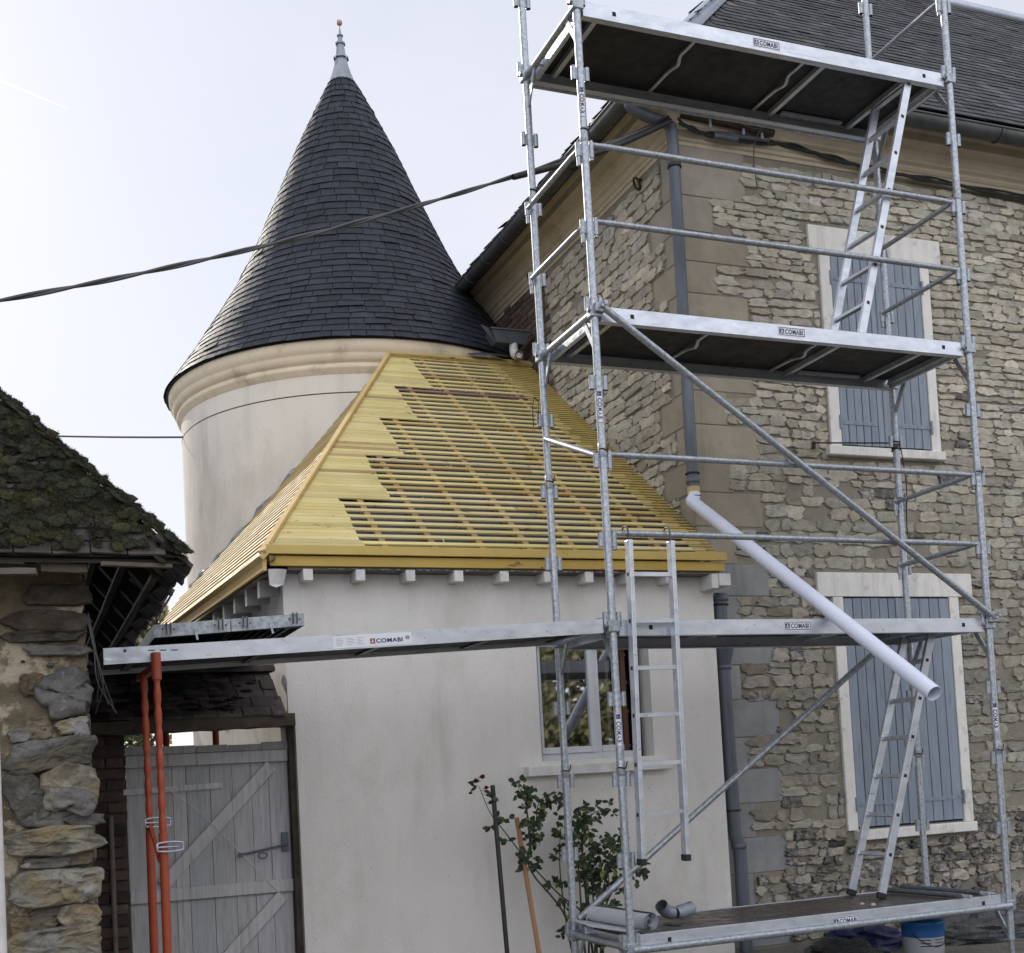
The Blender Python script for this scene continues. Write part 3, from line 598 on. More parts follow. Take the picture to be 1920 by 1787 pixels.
# a few shavings of wood left on the battens
for k in range(26):
    x, s2 = rnd(-.9, 1.5), rnd(.2, 4.2); c = V(0, 1.35, 3.09)+df*s2+nf*.004+V(x, 0, 0); a = rnd(0, 3.1); m.beam(c, c+V(math.cos(a)*rnd(.02, .07), 0, 0)+df*math.sin(a)*.03+nf*rnd(0, .02), .007, .002, up=nf, tint=(1.3, 1.4, 2))
m.build('battens', 'batten', rt, bevel=.0015)
# battens on the left slope, cut at the tower
m = MB(); Ll = V(2.054, 3.6, 2.74).length
hl = V(2.054, 3.6, 2.74); upm = hl.dot(ul); i = 0
while i*.092 < upm:
    u = i*.092+.02; t = u/upm; a = E0+hl*t; b = a; step = .03
    while (Vector((b.x-TC[0], b.y-TC[1])).length > 2.10) and (b-a).length < 5.0: b = b+el*step
    if (b-a).length > .06: k = rnd(.85, 1.15); m.beam(a-nl*.014, b-nl*.014, .045, .018, up=nl, tint=(k, k*.98, k*.95))
    i += 1
m.beam(E0-nl*.01+el*.0, E0-nl*.01+el*4.8, .07, .04, up=nl)
m.build('battens', 'freshpine', rt, bevel=.0015)
m = MB(); m.beam(E0+nl*.012-nf*.0, E0+hl*1.0+nl*.012, .05, .022, up=(nl+nf), tint=(1.05, .98, .9)); m.build('hip_batten', 'freshpine', rt)
m = MB()
for k in range(12):
    a = E0+el*(.15+k*.37); t0 = a-nl*.058
    le = upm
    b = t0+ul*.05
    while Vector((b.x-TC[0], b.y-TC[1])).length > 2.08 and (b-t0).length < upm and (b.x < hipx(b.y) if b.y < 4.95 else True): b = b+ul*.05
    m.beam(t0, b, .05, .05, up=nl, tint=(.7, .62, .6))
m.build('counter_battens', 'freshpine', rt)
# crumpled foil insulation at the tower joint
m = MB(); pts = []
for a_ in [i/46 for i in range(47)]:
    an = math.radians(-101)-a_*math.radians(74); x, y = TC[0]+2.06*math.cos(an), TC[1]+2.06*math.sin(an)
    d_ = nl.dot(Vector((x, y, 0))-E0); z = -d_/nl.z; pts.append(V(x, y, z))
vs = []; fs = []
for i, p in enumerate(pts):
    o = Vector((p.x-TC[0], p.y-TC[1], 0)).normalized()
    for k, (a, b) in enumerate(((0, -.02), (.035, .02), (.05, .06), (.01, .085), (0, .05))): am = (.55+.5*fbm((i*.35, 3, 3)))*(.8 if i > 14 else .3); vs.append(p+o*(a*am+.012*fbm((i*.7, k, 1)))+V(0, 0, b*am-.035+.03*fbm((i*.9, k*2, 5))))
for i in range(len(pts)-1):
    for k in range(4): b = i*5+k; fs.append((b, b+5, b+6, b+1))
m.add(vs, fs); m.build('foil_edge', 'foil', rt)
# eaves boards
m = MB(); m.box((-1.875, 1.385, 3.095), (1.735, 1.412, 3.158), (.92, .82, .62)); m.build('fascia', 'batten', rt, bevel=.002)
m = MB(); m.box((-1.845, 1.418, 3.018), (1.73, 1.438, 3.088), (.86, .72, .45)); m.build('fascia', 'batten', rt, bevel=.002)
m = MB(); m.beam(E0+V(.01, .03, -.075), E0+V(.01, .03, -.075)+el*4.6, .028, .075, tint=(1, .92, .8)); m.beam(E0+V(.02, .06, -.035)-V(0, 0, 0), E0+V(.02, .06, -.035)+el*4.6, .024, .012, tint=(1.15, 1.1, 1)); m.build('fascia', 'freshpine', rt)
m = MB(); m.box((-1.72, 1.446, 2.995), (1.70, 1.60, 3.02)); m.add([(-1.90, 1.45, 2.955), (-1.725, 1.45, 3.0), (-1.725, 6, 3.0), (-2.15, 6, 2.955)], [(0, 1, 2, 3), (3, 2, 1, 0)]); m.build('soffit', 'greywood', rt)
m = MB()
for k in range(60):   # ragged foil fringe under the fascia
    x = rnd(-1.5, 1.7); y = 1.43; m.add([(x, y, 3.006), (x+rnd(.02, .07), y-.006, 3.004), (x+rnd(0, .05), y-.01, 3.004-rnd(.003, .014))], [(0, 1, 2), (2, 1, 0)])
for k in range(70):
    t = rnd(0, 4.2); p = E0+el*t+V(.045, .04, -.115); m.add([p, p+el*rnd(.03, .1)+V(0, 0, .004), p+el*.03+V(-.01, 0, -rnd(.004, .02))], [(0, 1, 2), (2, 1, 0)])
m.build('foil_fringe', 'foil', rt)
for x in (-1.585, -1.215, -.85, -.488, -.135, .215, .551, .895, 1.24):
    m = MB(); w_ = .034; m.add([(x-w_, 1.425, 3.0), (x+w_, 1.425, 3.0), (x+w_, 1.425, 2.92), (x-w_, 1.425, 2.92), (x-w_, 1.60, 3.0), (x+w_, 1.60, 3.0), (x+w_, 1.60, 2.93), (x-w_, 1.60, 2.93)], [(0, 3, 2, 1), (0, 1, 5, 4), (1, 2, 6, 5), (2, 3, 7, 6), (3, 0, 4, 7)], g3(.05))
    m.build('rafter_tail', 'whitewood', lean, bevel=.003)
m = MB(); m.add([(-1.86, 1.44, 3.0), (-1.79, 1.43, 3.0), (-1.72, 1.45, 3.0), (-1.74, 1.50, 2.90), (-1.80, 1.46, 2.87), (-1.85, 1.46, 2.89), (-1.80, 1.60, 3.0), (-1.735, 1.60, 2.91)], [(0, 5, 4, 3, 2, 1), (2, 3, 7, 6), (0, 1, 2, 6), (5, 0, 6, 7), (3, 4, 5, 7)]); m.build('corner_corbel', 'whitewood', lean, bevel=.006)
m = MB(); m.box((1.60, 1.41, 2.88), (1.66, 1.60, 2.995)); m.box((1.662, 1.40, 2.90), (1.765, 1.60, 2.995)); m.build('corner_corbel', 'whitewood', lean, bevel=.003)
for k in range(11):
    y = 1.72+k*.385; m = MB(); xo = -1.885-.06*(y-1.35)+.03; m.add([(xo, y-.035, 2.965), (xo, y+.035, 2.965), (XL, y+.035, 2.965), (XL, y-.035, 2.965), (xo, y-.035, 2.84), (xo, y+.035, 2.84), (XL, y+.035, 2.86), (XL, y-.035, 2.86)], [(0, 4, 5, 1), (4, 7, 6, 5), (0, 3, 7, 4), (1, 5, 6, 2), (3, 2, 6, 7)], (.42, .41, .40)); m.t[0] = (1.15, 1.12, 1.05); m.build('rafter_tail', 'whitewood', lean, bevel=.002)  # tint paints the sides as shaded and the outer end face as sunlit
# window of the extension
wn = bpy.data.objects.new('window', None); C.objects.link(wn); wn.parent = lean; wn.location = V(wx0, YE, wz0)-lean.location
m = MB(); y = YE+.10; f_ = .045
m.box((wx0, y, wz0), (wx0+f_, y+.05, wz1)); m.box((wx1-.10, y, wz0), (wx1-.06, y+.05, wz1)); m.box((wx0+f_, y, wz0), (wx1-.1, y+.05, wz0+.05)); m.box((wx0+f_, y, wz1-.05), (wx1-.1, y+.05, wz1))
m.box((.615, y-.012, wz0+.05), (.665, y+.03, wz1-.05)); m.box((.668, y+.004, wz0+.05), (.71, y+.04, wz1-.05)); m.box((wx0+f_, y-.012, wz0+.051), (.614, y+.03, wz0+.10)); m.box((.711, y+.0, wz0+.051), (.90, y+.03, wz0+.10)); m.box((wx0+f_, y-.012, wz0+.101), (wx0+f_+.02, y+.03, wz1-.05))
m.build('window_frame', 'winframe', wn, bevel=.003)
m = MB(); m.add([(wx0+.06, y+.012, wz0+.10), (.615, y+.012, wz0+.10), (.615, y+.012, wz1-.05), (wx0+.06, y+.012, wz1-.05)], [(0, 1, 2, 3)]); m.build('pane', 'glass', wn)
m = MB(); m.add([(.71, y+.02, wz0+.10), (.82, y+.02, wz0+.10), (.82, y+.02, wz1-.05), (.71, y+.02, wz1-.05)], [(0, 1, 2, 3)]); m.build('pane', 'glass', wn)
m = MB(); y2 = YE+.22
for x in (.24, .30, .44, .50, .74, .83, .90): m.box((x, y2, wz0+.02), (x+.022, y2+.03, wz1))
for z in (1.68, 1.95, 2.18, 2.40): m.box((wx0+.04, y2+.005, z), (1.02, y2+.025, z+.022))
m.build('inner_casement', 'roomwall', wn)
m = MB(); m.box((.945, y2-.04, wz0), (.985, y2+.05, wz1)); m.build('brown_post', 'browncurtain', wn)
m = MB(); m.box((wx0-.15, YE-.10, 1.49), (wx1+.10, YE+.10, 1.565)); m.add([(wx0-.02, YE-.0, 1.566), (wx1+.0, YE-.0, 1.566), (wx1, YE+.10, 1.60), (wx0, YE+.10, 1.60)], [(0, 1, 2, 3)]); m.build('sill', 'whitewood', wn, bevel=.006, bseg=2)
m = MB(); m.box((wx0, YE+.42, wz0-.1), (wx1+.1, YE+.44, wz1+.1), (.35, .35, .38)); m.build('dark_room_sheet', 'dark', wn)  # flat dark sheet added behind the panes to stand for the dark interior
# downpipe of the extension
p_ = pipe('downpipe', [(1.80, 1.62, 2.875), (1.80, 1.64, 2.7), (1.81, 1.66, 2.30), (1.815, 1.66, 1.2), (1.83, 1.68, .95), (1.865, 1.68, .8), (1.87, 1.68, .0)], .052, 'zinc', lean, collars=[(1.80, 1.62, 2.83), (1.812, 1.66, 2.28), (1.86, 1.68, .84)], hoops=[(1.80, 1.63, 2.78), (1.818, 1.665, 1.13)])
m = MB(); m.tube([(1.805, 1.64, 2.48), (1.81, 1.65, 2.30)], .06, 16, rs=[.095, .055]); m.build('cone_hopper', 'zinc', p_)
# zinc hopper with outlet between tower and house
hp = thing('rain_hopper', 'grey zinc box gutter with a short outlet elbow above the top of the battens', 'gutter', (1.45, 4.75, 6.0))
m = MB(); a = [(1.29, 4.86, 6.02), (1.62, 4.86, 6.02), (1.66, 4.82, 6.14), (1.24, 4.82, 6.14), (1.29, 5.0, 6.02), (1.62, 5.0, 6.02), (1.66, 5.05, 6.14), (1.24, 5.05, 6.14)]
m.add(a, [(0, 1, 2, 3), (1, 5, 6, 2), (5, 4, 7, 6), (4, 0, 3, 7), (0, 4, 5, 1)]); m.add([(1.22, 4.80, 6.02), (1.28, 4.84, 6.0), (1.23, 4.9, 6.18), (1.13, 4.88, 6.20)], [(0, 1, 2, 3), (3, 2, 1, 0)]); m.box((1.22, 4.80, 6.14), (1.67, 4.83, 6.155))
m.build('box', 'zinc', hp)
m = MB(); m.tube(curve([(1.50, 4.90, 6.03), (1.50, 4.90, 5.95), (1.50, 4.87, 5.90), (1.505, 4.78, 5.87)]), .045, 16, cap=False); m.tube([(1.505, 4.80, 5.872), (1.505, 4.79, 5.871)], .030, 12); m.build('outlet_elbow', 'whitewood', hp)
m = MB(); m.add([(1.05, 4.90, 5.86), (1.2, 4.86, 5.88), (1.42, 4.84, 5.86), (1.40, 4.95, 5.93), (1.2, 5.0, 5.95), (1.0, 4.98, 5.92)], [(0, 1, 2, 3, 4, 5)]); m.build('lead_flap', 'zincdark', hp)
# ------------------------------------------------------------------ gateway
gt = thing('wooden_gate', 'weathered grey plank gate with diagonal braces under a tiled lintel', 'gate', (-2.3, 1.75, 0))
m = MB(); xs = [-2.81, -2.66, -2.51, -2.42, -2.26, -2.11, -1.98, -1.86, -1.725]; zc = 1.775
for a, b in zip(xs, xs[1:]): m.box((a+.0012, 1.75+rnd(0, .004), .08), (b-.0012, 1.775, 1.775-rnd(0, .004)), g3(.09)); 
xs2 = [-2.81, -2.57, -2.35, -2.13, -1.9, -1.73]
for a, b in zip(xs2, xs2[1:]): m.box((a+.002, 1.745+rnd(0, .004), 1.779), (b-.002, 1.77, 1.835+rnd(-.012, .008)), g3(.12))
gp = m.build('planks', 'gatewood', gt, bevel=.002); m = MB(); m.box((-2.808, 1.779, .1), (-1.727, 1.783, 1.80)); m.build('backing', 'oldwood', gt)  # dark board added behind the planks to make their gaps read as shade
m = MB(); m.box((-2.81, 1.72, 1.695), (-1.725, 1.744, 1.776), (1.05, 1.05, 1.05)); m.box((-2.81, 1.72, .79), (-1.725, 1.7485, .875), (1.08, 1.08, 1.08)); m.build('rail', 'gatewood', gt, bevel=.003)
for a, b in (((-1.84, 1.735, 1.67), (-2.60, 1.735, .90)), ((-1.80, 1.735, .765), (-2.60, 1.735, -.02))):
    m = MB(); m.beam(a, b, .085, .022, up=(0, 1, 0), tint=(1.12, 1.12, 1.12)); m.build('brace', 'gatewood', gt, bevel=.002)
m = MB(); m.beam((-2.83, 1.738, 1.535), (-2.18, 1.738, 1.55), .008, .038, tint=(1.2, 1.2, 1.2))
for x in (-2.77, -2.5, -2.35, -2.2): m.tube([(x, 1.736, 1.54), (x, 1.728, 1.54)], .008, 8)
m.build('strap_hinge', 'gatewood', gt)
m = MB(); m.tube([(-2.08, 1.715, 1.065), (-1.76, 1.715, 1.115)], .008, 8); m.tube([(-2.08, 1.74, 1.065), (-2.08, 1.70, 1.065)], .016, 10); m.box((-1.79, 1.72, 1.07), (-1.745, 1.745, 1.20)); m.tube([V(-1.93, 1.71, 1.05)+V(math.cos(a)*.03, 0, math.sin(a)*.02) for a in [2*math.pi*k/12 for k in range(12)]], .005, 6, closed=True); m.build('latch', 'zinc', gt)
m = MB(); m.tube(curve([(-2.62, 1.728, 1.60), (-2.3, 1.71, 1.33), (-1.83, 1.715, .79)]), .0028, 5); m.build('string', 'whitewood', gt)
m = MB(); m.box((-1.722, 1.66, 0), (-1.684, 1.76, 1.93)); m.build('gap_shade_strip', 'oldwood', gt); m = MB(); m.box((-2.84, 1.755, 0), (-2.811, 1.80, 1.93)); m.build('gap_shade_strip', 'oldwood', gt)  # added dark strips beside the gate, imitating the shadowed slot and hiding sunlit gaps
pier = thing('brick_pier', 'dark sooty brick pier beside the wooden gate', 'pier', (-2.95, 1.7, 0))
m = MB(); m.box((-3.14, 1.665, -.1), (-2.835, 2.0, 1.95)); m.build('mortar_core', 'oldwood', pier)
m = MB(); z = 0; r_ = 0
while z < 1.9:
    x = -3.16+(.0 if r_ % 2 else -.11)
    while x < -2.84:
        a, b = max(x, -3.16), min(x+.21, -2.83)
        if b-a > .03: m.box((a, 1.65-rnd(0, .014), z), (b, 1.70, z+.062), g3(.3))
        x += .222
    z += .074; r_ += 1
m.build('bricks', 'darkbrick', pier, bevel=.004)
m = MB(); m.tube([(-2.93, 1.56, 0), (-2.925, 1.60, 1.39)], .017, 10); tag(m.build('leaning_tube', 'greywood'), 'grey metal tube standing against the brick pier left of the gate', 'pipe')
lin = thing('gate_lintel', 'old oak lintel carrying mossy black roof tiles over the gate', 'lintel', (-2.4, 1.6, 1.95))
def rough_beam(mb, a, b, wd, h, seg=20, amp=.01, tint=None):
    a, b = Vector(a), Vector(b); d = (b-a).normalized(); sx = d.cross(V(0, 0, 1)).normalized(); u = sx.cross(d); vs = []; fs = []; sd = rnd(0, 99)
    for i in range(seg+1):
        p = a+(b-a)*i/seg
        for k, (x, z) in enumerate(((-1, -1), (0, -1.05), (1, -1), (1, 1), (0, 1.05), (-1, 1))): vs.append(p+sx*(x*wd/2+amp*fbm((i*.6+sd, k, 0)))+u*(z*h/2+amp*fbm((i*.6+sd, k, 9))))
    for i in range(seg):
        for k in range(6): k2 = (k+1) % 6; fs.append((i*6+k, i*6+k2, (i+1)*6+k2, (i+1)*6+k))
    fs += [(5, 4, 3, 2, 1, 0), tuple(seg*6+k for k in range(6))]; mb.add(vs, fs, tint)
m = MB(); rough_beam(m, (-3.16, 1.62, 1.955), (-1.70, 1.62, 1.975), .20, .085, amp=.014); m.build('oak_beam', 'oldwood', lin)
m = MB(); m.add([(-3.18, 1.54, 1.995), (-1.80, 1.54, 2.005), (-1.80, 1.88, 2.33), (-3.18, 1.88, 2.35), (-1.80, 1.88, 2.0), (-3.18, 1.88, 2.0)], [(0, 1, 2, 3), (1, 4, 2), (3, 2, 4, 5), (0, 3, 5)]); m.build('bedding', 'blackmoss', lin)
m = MB()
for r_ in range(5):
    x = -3.18-rnd(0, .1); z = 2.0+r_*.066; y = 1.515+r_*.068; xe = -1.76-r_*.012
    while x < xe-.05:
        wd = rnd(.15, .20); b = min(x+wd, xe); dz = rnd(-.006, .006); t = g3(.25); k_ = rnd(0, .02)
        vs = [(x, y-k_, z+dz), (b-.004, y-k_+rnd(-.01, .01), z+rnd(-.005, .005)), (b-.004, y+.16, z+.13), (x, y+.16, z+.13)]; vs += [(q[0], q[1], q[2]+.018) for q in vs]
        m.add(vs, [(0, 3, 2, 1), (4, 5, 6, 7), (0, 1, 5, 4), (1, 2, 6, 5), (3, 0, 4, 7)], t); x = b
x = -3.1
while x < -1.85:
    b = x+rnd(.26, .34); n_ = 8; vs = []
    for e_ in (x, min(b, -1.77)):
        for k in range(n_+1): a = math.pi*k/n_; vs.append((e_, 1.86-.075*math.cos(a), 2.335+.055*math.sin(a)))
    m.add(vs, [(k, k+1, n_+2+k, n_+1+k) for k in range(n_)]+[tuple(range(n_, -1, -1)), tuple(n_+1+k for k in range(n_+1))], g3(.2)); x = b-.01
m.build('tiles', 'tile', lin, bevel=.003)
def mossy(mb, pts, size=.03, nb=60, blade=.014, up=V(0, 0, 1)):
    for c in pts:
        c = Vector(c); q1_ = up.orthogonal().normalized(); q2_ = up.cross(q1_); rr = size*random.choice((.45, .6, .8, 1, 1.3, 1.7))*rnd(.85, 1.15); sd = rnd(0, 99); vs = []; fs = []; nu, nv = 8, 4
        k = rnd(.6, 1.3); t = (k*rnd(.85, 1.25), k, k*rnd(.7, 1.1))
        for j in range(nv+1):
            th = math.pi/2*j/nv
            for i in range(nu):
                a = 2*math.pi*i/nu; q = rr*(1+.5*noise.noise(V(math.cos(a)*2+sd, math.sin(a)*2, j))); vs.append(c+q1_*(math.cos(a)*math.cos(th)*q)+q2_*(math.sin(a)*math.cos(th)*q)+up*(math.sin(th)*q*.26))
        for j in range(nv):
            for i in range(nu): i2 = (i+1) % nu; fs.append((j*nu+i, j*nu+i2, (j+1)*nu+i2, (j+1)*nu+i))
        mb.add(vs, fs, t, True)
        for _ in range(nb):
            th = rnd(.0, 1.5); a = rnd(0, 6.283); n_ = q1_*(math.cos(a)*math.cos(th))+q2_*(math.sin(a)*math.cos(th))+up*math.sin(th); p = c+n_*rr-up*(math.sin(th)*rr*.72)
            tip = p+(n_+V(rnd(-.7, .7), rnd(-.7, .7), rnd(-.3, .9))).normalized()*blade*rnd(.5, 1.5); sd2 = (n_+V(rnd(-1, 1), rnd(-1, 1), 0)).orthogonal().normalized()*blade*.13
            q = rnd(.6, 2.0); mb.add([p+sd2, p-sd2, tip], [(0, 1, 2)], (t[0]*q, t[1]*q, t[2]*q))
m = MB(); pts = []
for _ in range(330):
    x = rnd(-3.15, -1.9); q = rnd(0, 1)
    if random.random() < .9-.75*max(0, (x+2.45)/.6): pts.append((x, 1.53+.33*q, 2.02+.325*q))
mossy(m, pts, .030, 14, .012); tag(m.build('moss', 'blackmoss', lin))
# ------------------------------------------------------------------ the left barn
barn = thing('stone_barn', 'low flint and rubble barn with a mossy roof at the left edge', 'barn', (-3.15, -.6, 0))
bx = -3.15
m = MB(); seg = 60; vs = []; fs = []
def bsurf(x, z): return -.6+.03*fbm((x*3, z*3, 0))+.012*fbm((x*11, z*11, 2))
nx_, nz_ = 40, 90
for j in range(nz_+1):
    for i in range(nx_+1): x = -5.2+(bx+5.2)*(i/nx_)**.7; z = -.1+2.75*j/nz_; vs.append((x+(.012*fbm((0, z*9, 4)) if i == nx_ else 0), bsurf(x, z), z))
for j in range(nz_):
    for i in range(nx_): a = j*(nx_+1)+i; fs.append((a, a+1, a+nx_+2, a+nx_+1))
m.add(vs, fs, smooth=True); m.box((bx-.25, -.58, -.1), (bx-.012, 6.5, 2.6)); m.box((-9, -.50, -.1), (-5.2, -.2, 2.6)); m.build('wall', 'barnmortar', barn)
def bstone(mb, xc, zc, wd, h, dep, tint, jag=.22, rot=0, n=34):
    fl = .35 if mb.m else 1.0
    stone(mb, lambda u, v, d: (u, -.6-d-.004+(.0 if d < 0 else fl*.022*(abs(noise.noise(V(u*9, v*15, 0)))-.2)+.016*(abs(noise.noise(V(u*24, v*34, 5)))-.2)), v), xc, zc, wd, h, dep, tint, n=n, jag=jag, rot=rot, rings=((1.02, 0), (1.0, .55), (.965, .88), (.90, 1.0), (.7, 1.02), (.5, 1.0), (.28, 1.06)), smooth=bool(mb.m))
m = MB(); e = bx
#  (centre x, centre z, width, height, depth, kind, tint, rotation)
for xc, zc, wd, h, dp, kd, t, ro in [
    (-3.34, 2.30, .36, .055, .05, 0, (.35, .30, .28), .03), (-3.30, 2.37, .40, .10, .06, 0, (.4, .32, .28), 0), (-3.26, 2.50, .30, .10, .05, 0, (.45, .36, .3), 0),
    (-3.27, 2.23, .30, .05, .045, 1, (1.5, 1.45, 1.3), -.02), (-3.255, 2.02, .24, .22, .09, 1, (1.1, 1.1, 1.15), .35), (-3.39, 2.07, .12, .10, .05, 0, (.8, .55, .3), 0),
    (-3.22, 1.87, .15, .07, .06, 0, (1.3, 1.25, 1.15), .2), (-3.37, 1.86, .12, .10, .03, 0, (1.0, .75, .42), 0), (-3.46, 1.83, .10, .07, .05, 1, (1.6, 1.6, 1.55), 0), (-3.185, 1.84, .08, .08, .07, 1, (1.9, 1.9, 2.2), .3),
    (-3.31, 1.735, .40, .12, .085, 0, (.62, .66, .72), .10), (-3.25, 1.57, .25, .19, .10, 0, (1.15, 1.05, .95), -.1), (-3.22, 1.505, .19, .10, .13, 1, (1.6, 1.5, 1.5), -.3),
    (-3.44, 1.53, .16, .20, .07, 0, (.5, .55, .58), .3), (-3.29, 1.425, .34, .07, .06, 1, (1.2, 1.1, 1.0), -.12), (-3.31, 1.325, .42, .11, .10, 0, (1.1, 1.1, .98), .04), (-3.36, 1.225, .22, .045, .05, 1, (1.1, 1., .9), .0), (-3.22, 1.235, .14, .05, .04, 0, (.8, .62, .4), .0),
    (-3.31, 1.105, .43, .135, .12, 0, (1.0, 1.08, 1.12), .03), (-3.20, 1.11, .19, .12, .14, 0, (1.15, 1.25, 1.35), .0), (-3.34, 1.0, .2, .045, .06, 1, (1, .9, .8), .1), (-3.22, .965, .2, .09, .09, 0, (1.3, 1.1, .8), -.1),
    (-3.42, .93, .2, .08, .07, 0, (.8, .66, .42), 0), (-3.29, .835, .42, .125, .12, 0, (1.0, 1.03, 1.02), -.02), (-3.34, .735, .34, .05, .06, 0, (.75, .6, .4), .0), (-3.29, .60, .42, .17, .13, 0, (1.0, .92, .75), .02), (-3.21, .60, .16, .13, .15, 0, (1.1, 1.15, 1.2), 0),
    (-3.38, .47, .22, .12, .10, 1, (1.7, 1.6, 1.5), 0), (-3.22, .46, .2, .08, .09, 0, (1, .8, .5), 0), (-3.3, .33, .4, .13, .1, 0, (1, .95, .8), 0)]:
    m.m = kd; t = tuple(q*.5+.5*sum(t)/3 for q in t)
    for k in range(1): bstone(m, min(xc, bx-wd*.5+.035), zc, wd, h*(1.28 if zc < 1.8 else 1.05), dp*.62, t, rot=ro, jag=.15 if kd else .13)
random.seed(11); z = .1
while z < 2.55:
    h = rnd(.10, .17); x = -3.58
    while x > -6: wd = rnd(.18, .4); m.m = int(random.random() < .3); bstone(m, x-wd/2, z+h/2, wd*.95, h*.9, .07, g3(.15)); x -= wd+.02
    z += h+.02
# side stones along the corner edge
z = .05
while z < 2.5:
    h = rnd(.09, .16); y = -.53; m.m = 0
    while y < 5: wd = rnd(.2, .45); stone(m, lambda u, v, d: (bx+d-.012, u, v), y+wd/2, z+h/2, wd, h, .03, g3(.2), n=14, jag=.2); y += wd+.02
    z += h+.02
# small chips in the mortar
for _ in range(70):
    x, z = rnd(-3.52, -3.17), rnd(.3, 2.3); m.m = 1; bstone(m, x, z, rnd(.012, .035), rnd(.01, .022), .02, g3(.5), n=8)
m.build('stones', ['barnstone', 'barnflint'], barn)
# barn roof
S2 = 1.2; h2 = math.hypot(1, S2); E1 = V(-2.70, -.92, 2.63); T2 = 2.6
br = MB(); hp_ = E1+V(-T2, T2, S2*T2)
br.tint = (.2, .19, .18)
br.add([E1, E1+V(-6, 0, 0), hp_+V(-4, 0, 0), hp_, E1+V(0, 7.4, 0), hp_+V(0, 4, 0)], [(0, 3, 2, 1), (0, 4, 5, 3)])
br.add([q+V(0, 0, -.03) for q in (E1, E1+V(-6, 0, 0), hp_+V(-4, 0, 0), hp_, E1+V(0, 7.4, 0), hp_+V(0, 4, 0))], [(0, 1, 2, 3), (0, 3, 5, 4)])
bro = br.build('roof', 'oldwood', barn)
def tt(u, v): k = rnd(.6, 1.3); return (k, k*.97, k)
m = MB(); slates(m, E1+V(-3, 0, .005), V(1, 0, 0), V(0, 1, S2)/h2, V(0, -S2, 1)/h2, 3.0, T2*h2, lambda u, v: (3.0-u) > v/h2+.06, expo=.095, wd=(.15, .18), th=.010, lift=.016, tintf=tt)
slates(m, E1+V(0, -.02, .005), V(0, 1, 0), V(-1, 0, S2)/h2, V(S2, 0, 1)/h2, 7.2, T2*h2, lambda u, v: u > v/h2+.13 and random.random() > (.10 if v < .15 else 0), expo=.095, wd=(.15, .18), th=.014, lift=.026, tintf=tt)
y = -.9
while y < 5.6:
    ln = rnd(.02, .10); w_ = rnd(.08, .17); q = E1+V(.0, y-E1.y, -.012); t = tt(0, 0); a = q+V(.018+rnd(0, .03), 0, -.02*rnd(0, 1)); vs = [a, a+V(rnd(-.01, .02), w_-.01, rnd(-.02, .01)), a+V(-.16, w_-.01, .15), a+V(-.16, 0, .15)]; vs += [p_-V(.012, 0, .014) for p_ in vs]
    m.add(vs, [(0, 1, 2, 3), (7, 6, 5, 4), (0, 4, 5, 1), (1, 5, 6, 2), (3, 7, 4, 0)], t); y += w_
m.build('tiles', 'tile', bro)
m = MB()
for k in range(9):  # eave slivers and rafters underside
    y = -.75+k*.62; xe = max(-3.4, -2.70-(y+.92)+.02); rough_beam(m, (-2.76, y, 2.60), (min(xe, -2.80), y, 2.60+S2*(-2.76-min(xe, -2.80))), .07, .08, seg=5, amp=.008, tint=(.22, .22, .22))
for k in range(5): rough_beam(m, (-2.82-k*.11, -.70+k*.11, 2.60+k*.11*S2-.02), (-2.82-k*.11, 6.0, 2.60+k*.11*S2-.02), .035, .022, seg=10, amp=.006, tint=(.4, .38, .35))
m.build('rafters', 'oldwood', bro)
m = MB(); rough_beam(m, (-3.62, -.86, 2.565), (-3.36, -.90, 2.56), .05, .028, seg=6, amp=.004, tint=(1.1, 1.1, 1.1)); rough_beam(m, (-3.34, -.87, 2.585), (-3.14, -.87, 2.58), .04, .04, seg=6, amp=.006, tint=(.6, .55, .5)); rough_beam(m, (-3.08, -.90, 2.60), (-2.76, -.90, 2.592), .04, .018, seg=6, amp=.004, tint=(.8, .78, .7)); m.build('eave_batten', 'greywood', bro)
m = MB(); pts = []; random.seed(5)
while len(pts) < 1500:
    a = rnd(0, 1.35); v = rnd(0, 1)**.8*1.9
    x, y, z = E1.x-a, E1.y+v/h2, E1.z+S2*v/h2+.035
    if a < v/h2-.02: continue
    q = noise.noise(V(x*3.1, v*4.2, 3))+.55*noise.noise(V(x*8, v*10, 7)); edge = a-v/h2
    if q > -.42 or edge < .09 and v > .05: pts.append((x, y-.01, z+rnd(-.012, .012)))
mossy(m, pts, .023, 50, .012, V(0, -S2, 1).normalized())
nb_ = 0
while nb_ < 60000:   # loose fronds between the cushions
    a = rnd(0, 1.35); v = rnd(0, 1)**.8*1.9
    if a < v/h2: continue
    q = noise.noise(V(a*4.1, v*5.2, 8))+.5*noise.noise(V(a*14, v*15, 7))
    if q < -.22: continue
    p = V(E1.x-a, E1.y+v/h2-.012, E1.z+S2*v/h2+.030+.018*noise.noise(V(a*12, v*12, 1))); g = 1.15+1.5*max(0, noise.noise(V(a*3.3, v*4.5, 21)))+rnd(-.25, .5); d_ = V(rnd(-1, 1), rnd(-1.3, .4), rnd(.0, 1.2)).normalized(); sd = V(rnd(-1, 1), rnd(-1, 1), rnd(-1, 1)).normalized()*.0024
    m.add([p+sd, p-sd, p+d_*rnd(.008, .018)], [(0, 1, 2)], (g*1.1, g, g*.7)); nb_ += 1
pts = []
for _ in range(420): v = rnd(0, 1.2)*h2/1; t = rnd(0, 1.6); pts.append(tuple(E1+V(-t+rnd(-.03, .02), t+rnd(-.03, .02), S2*t+.035)))
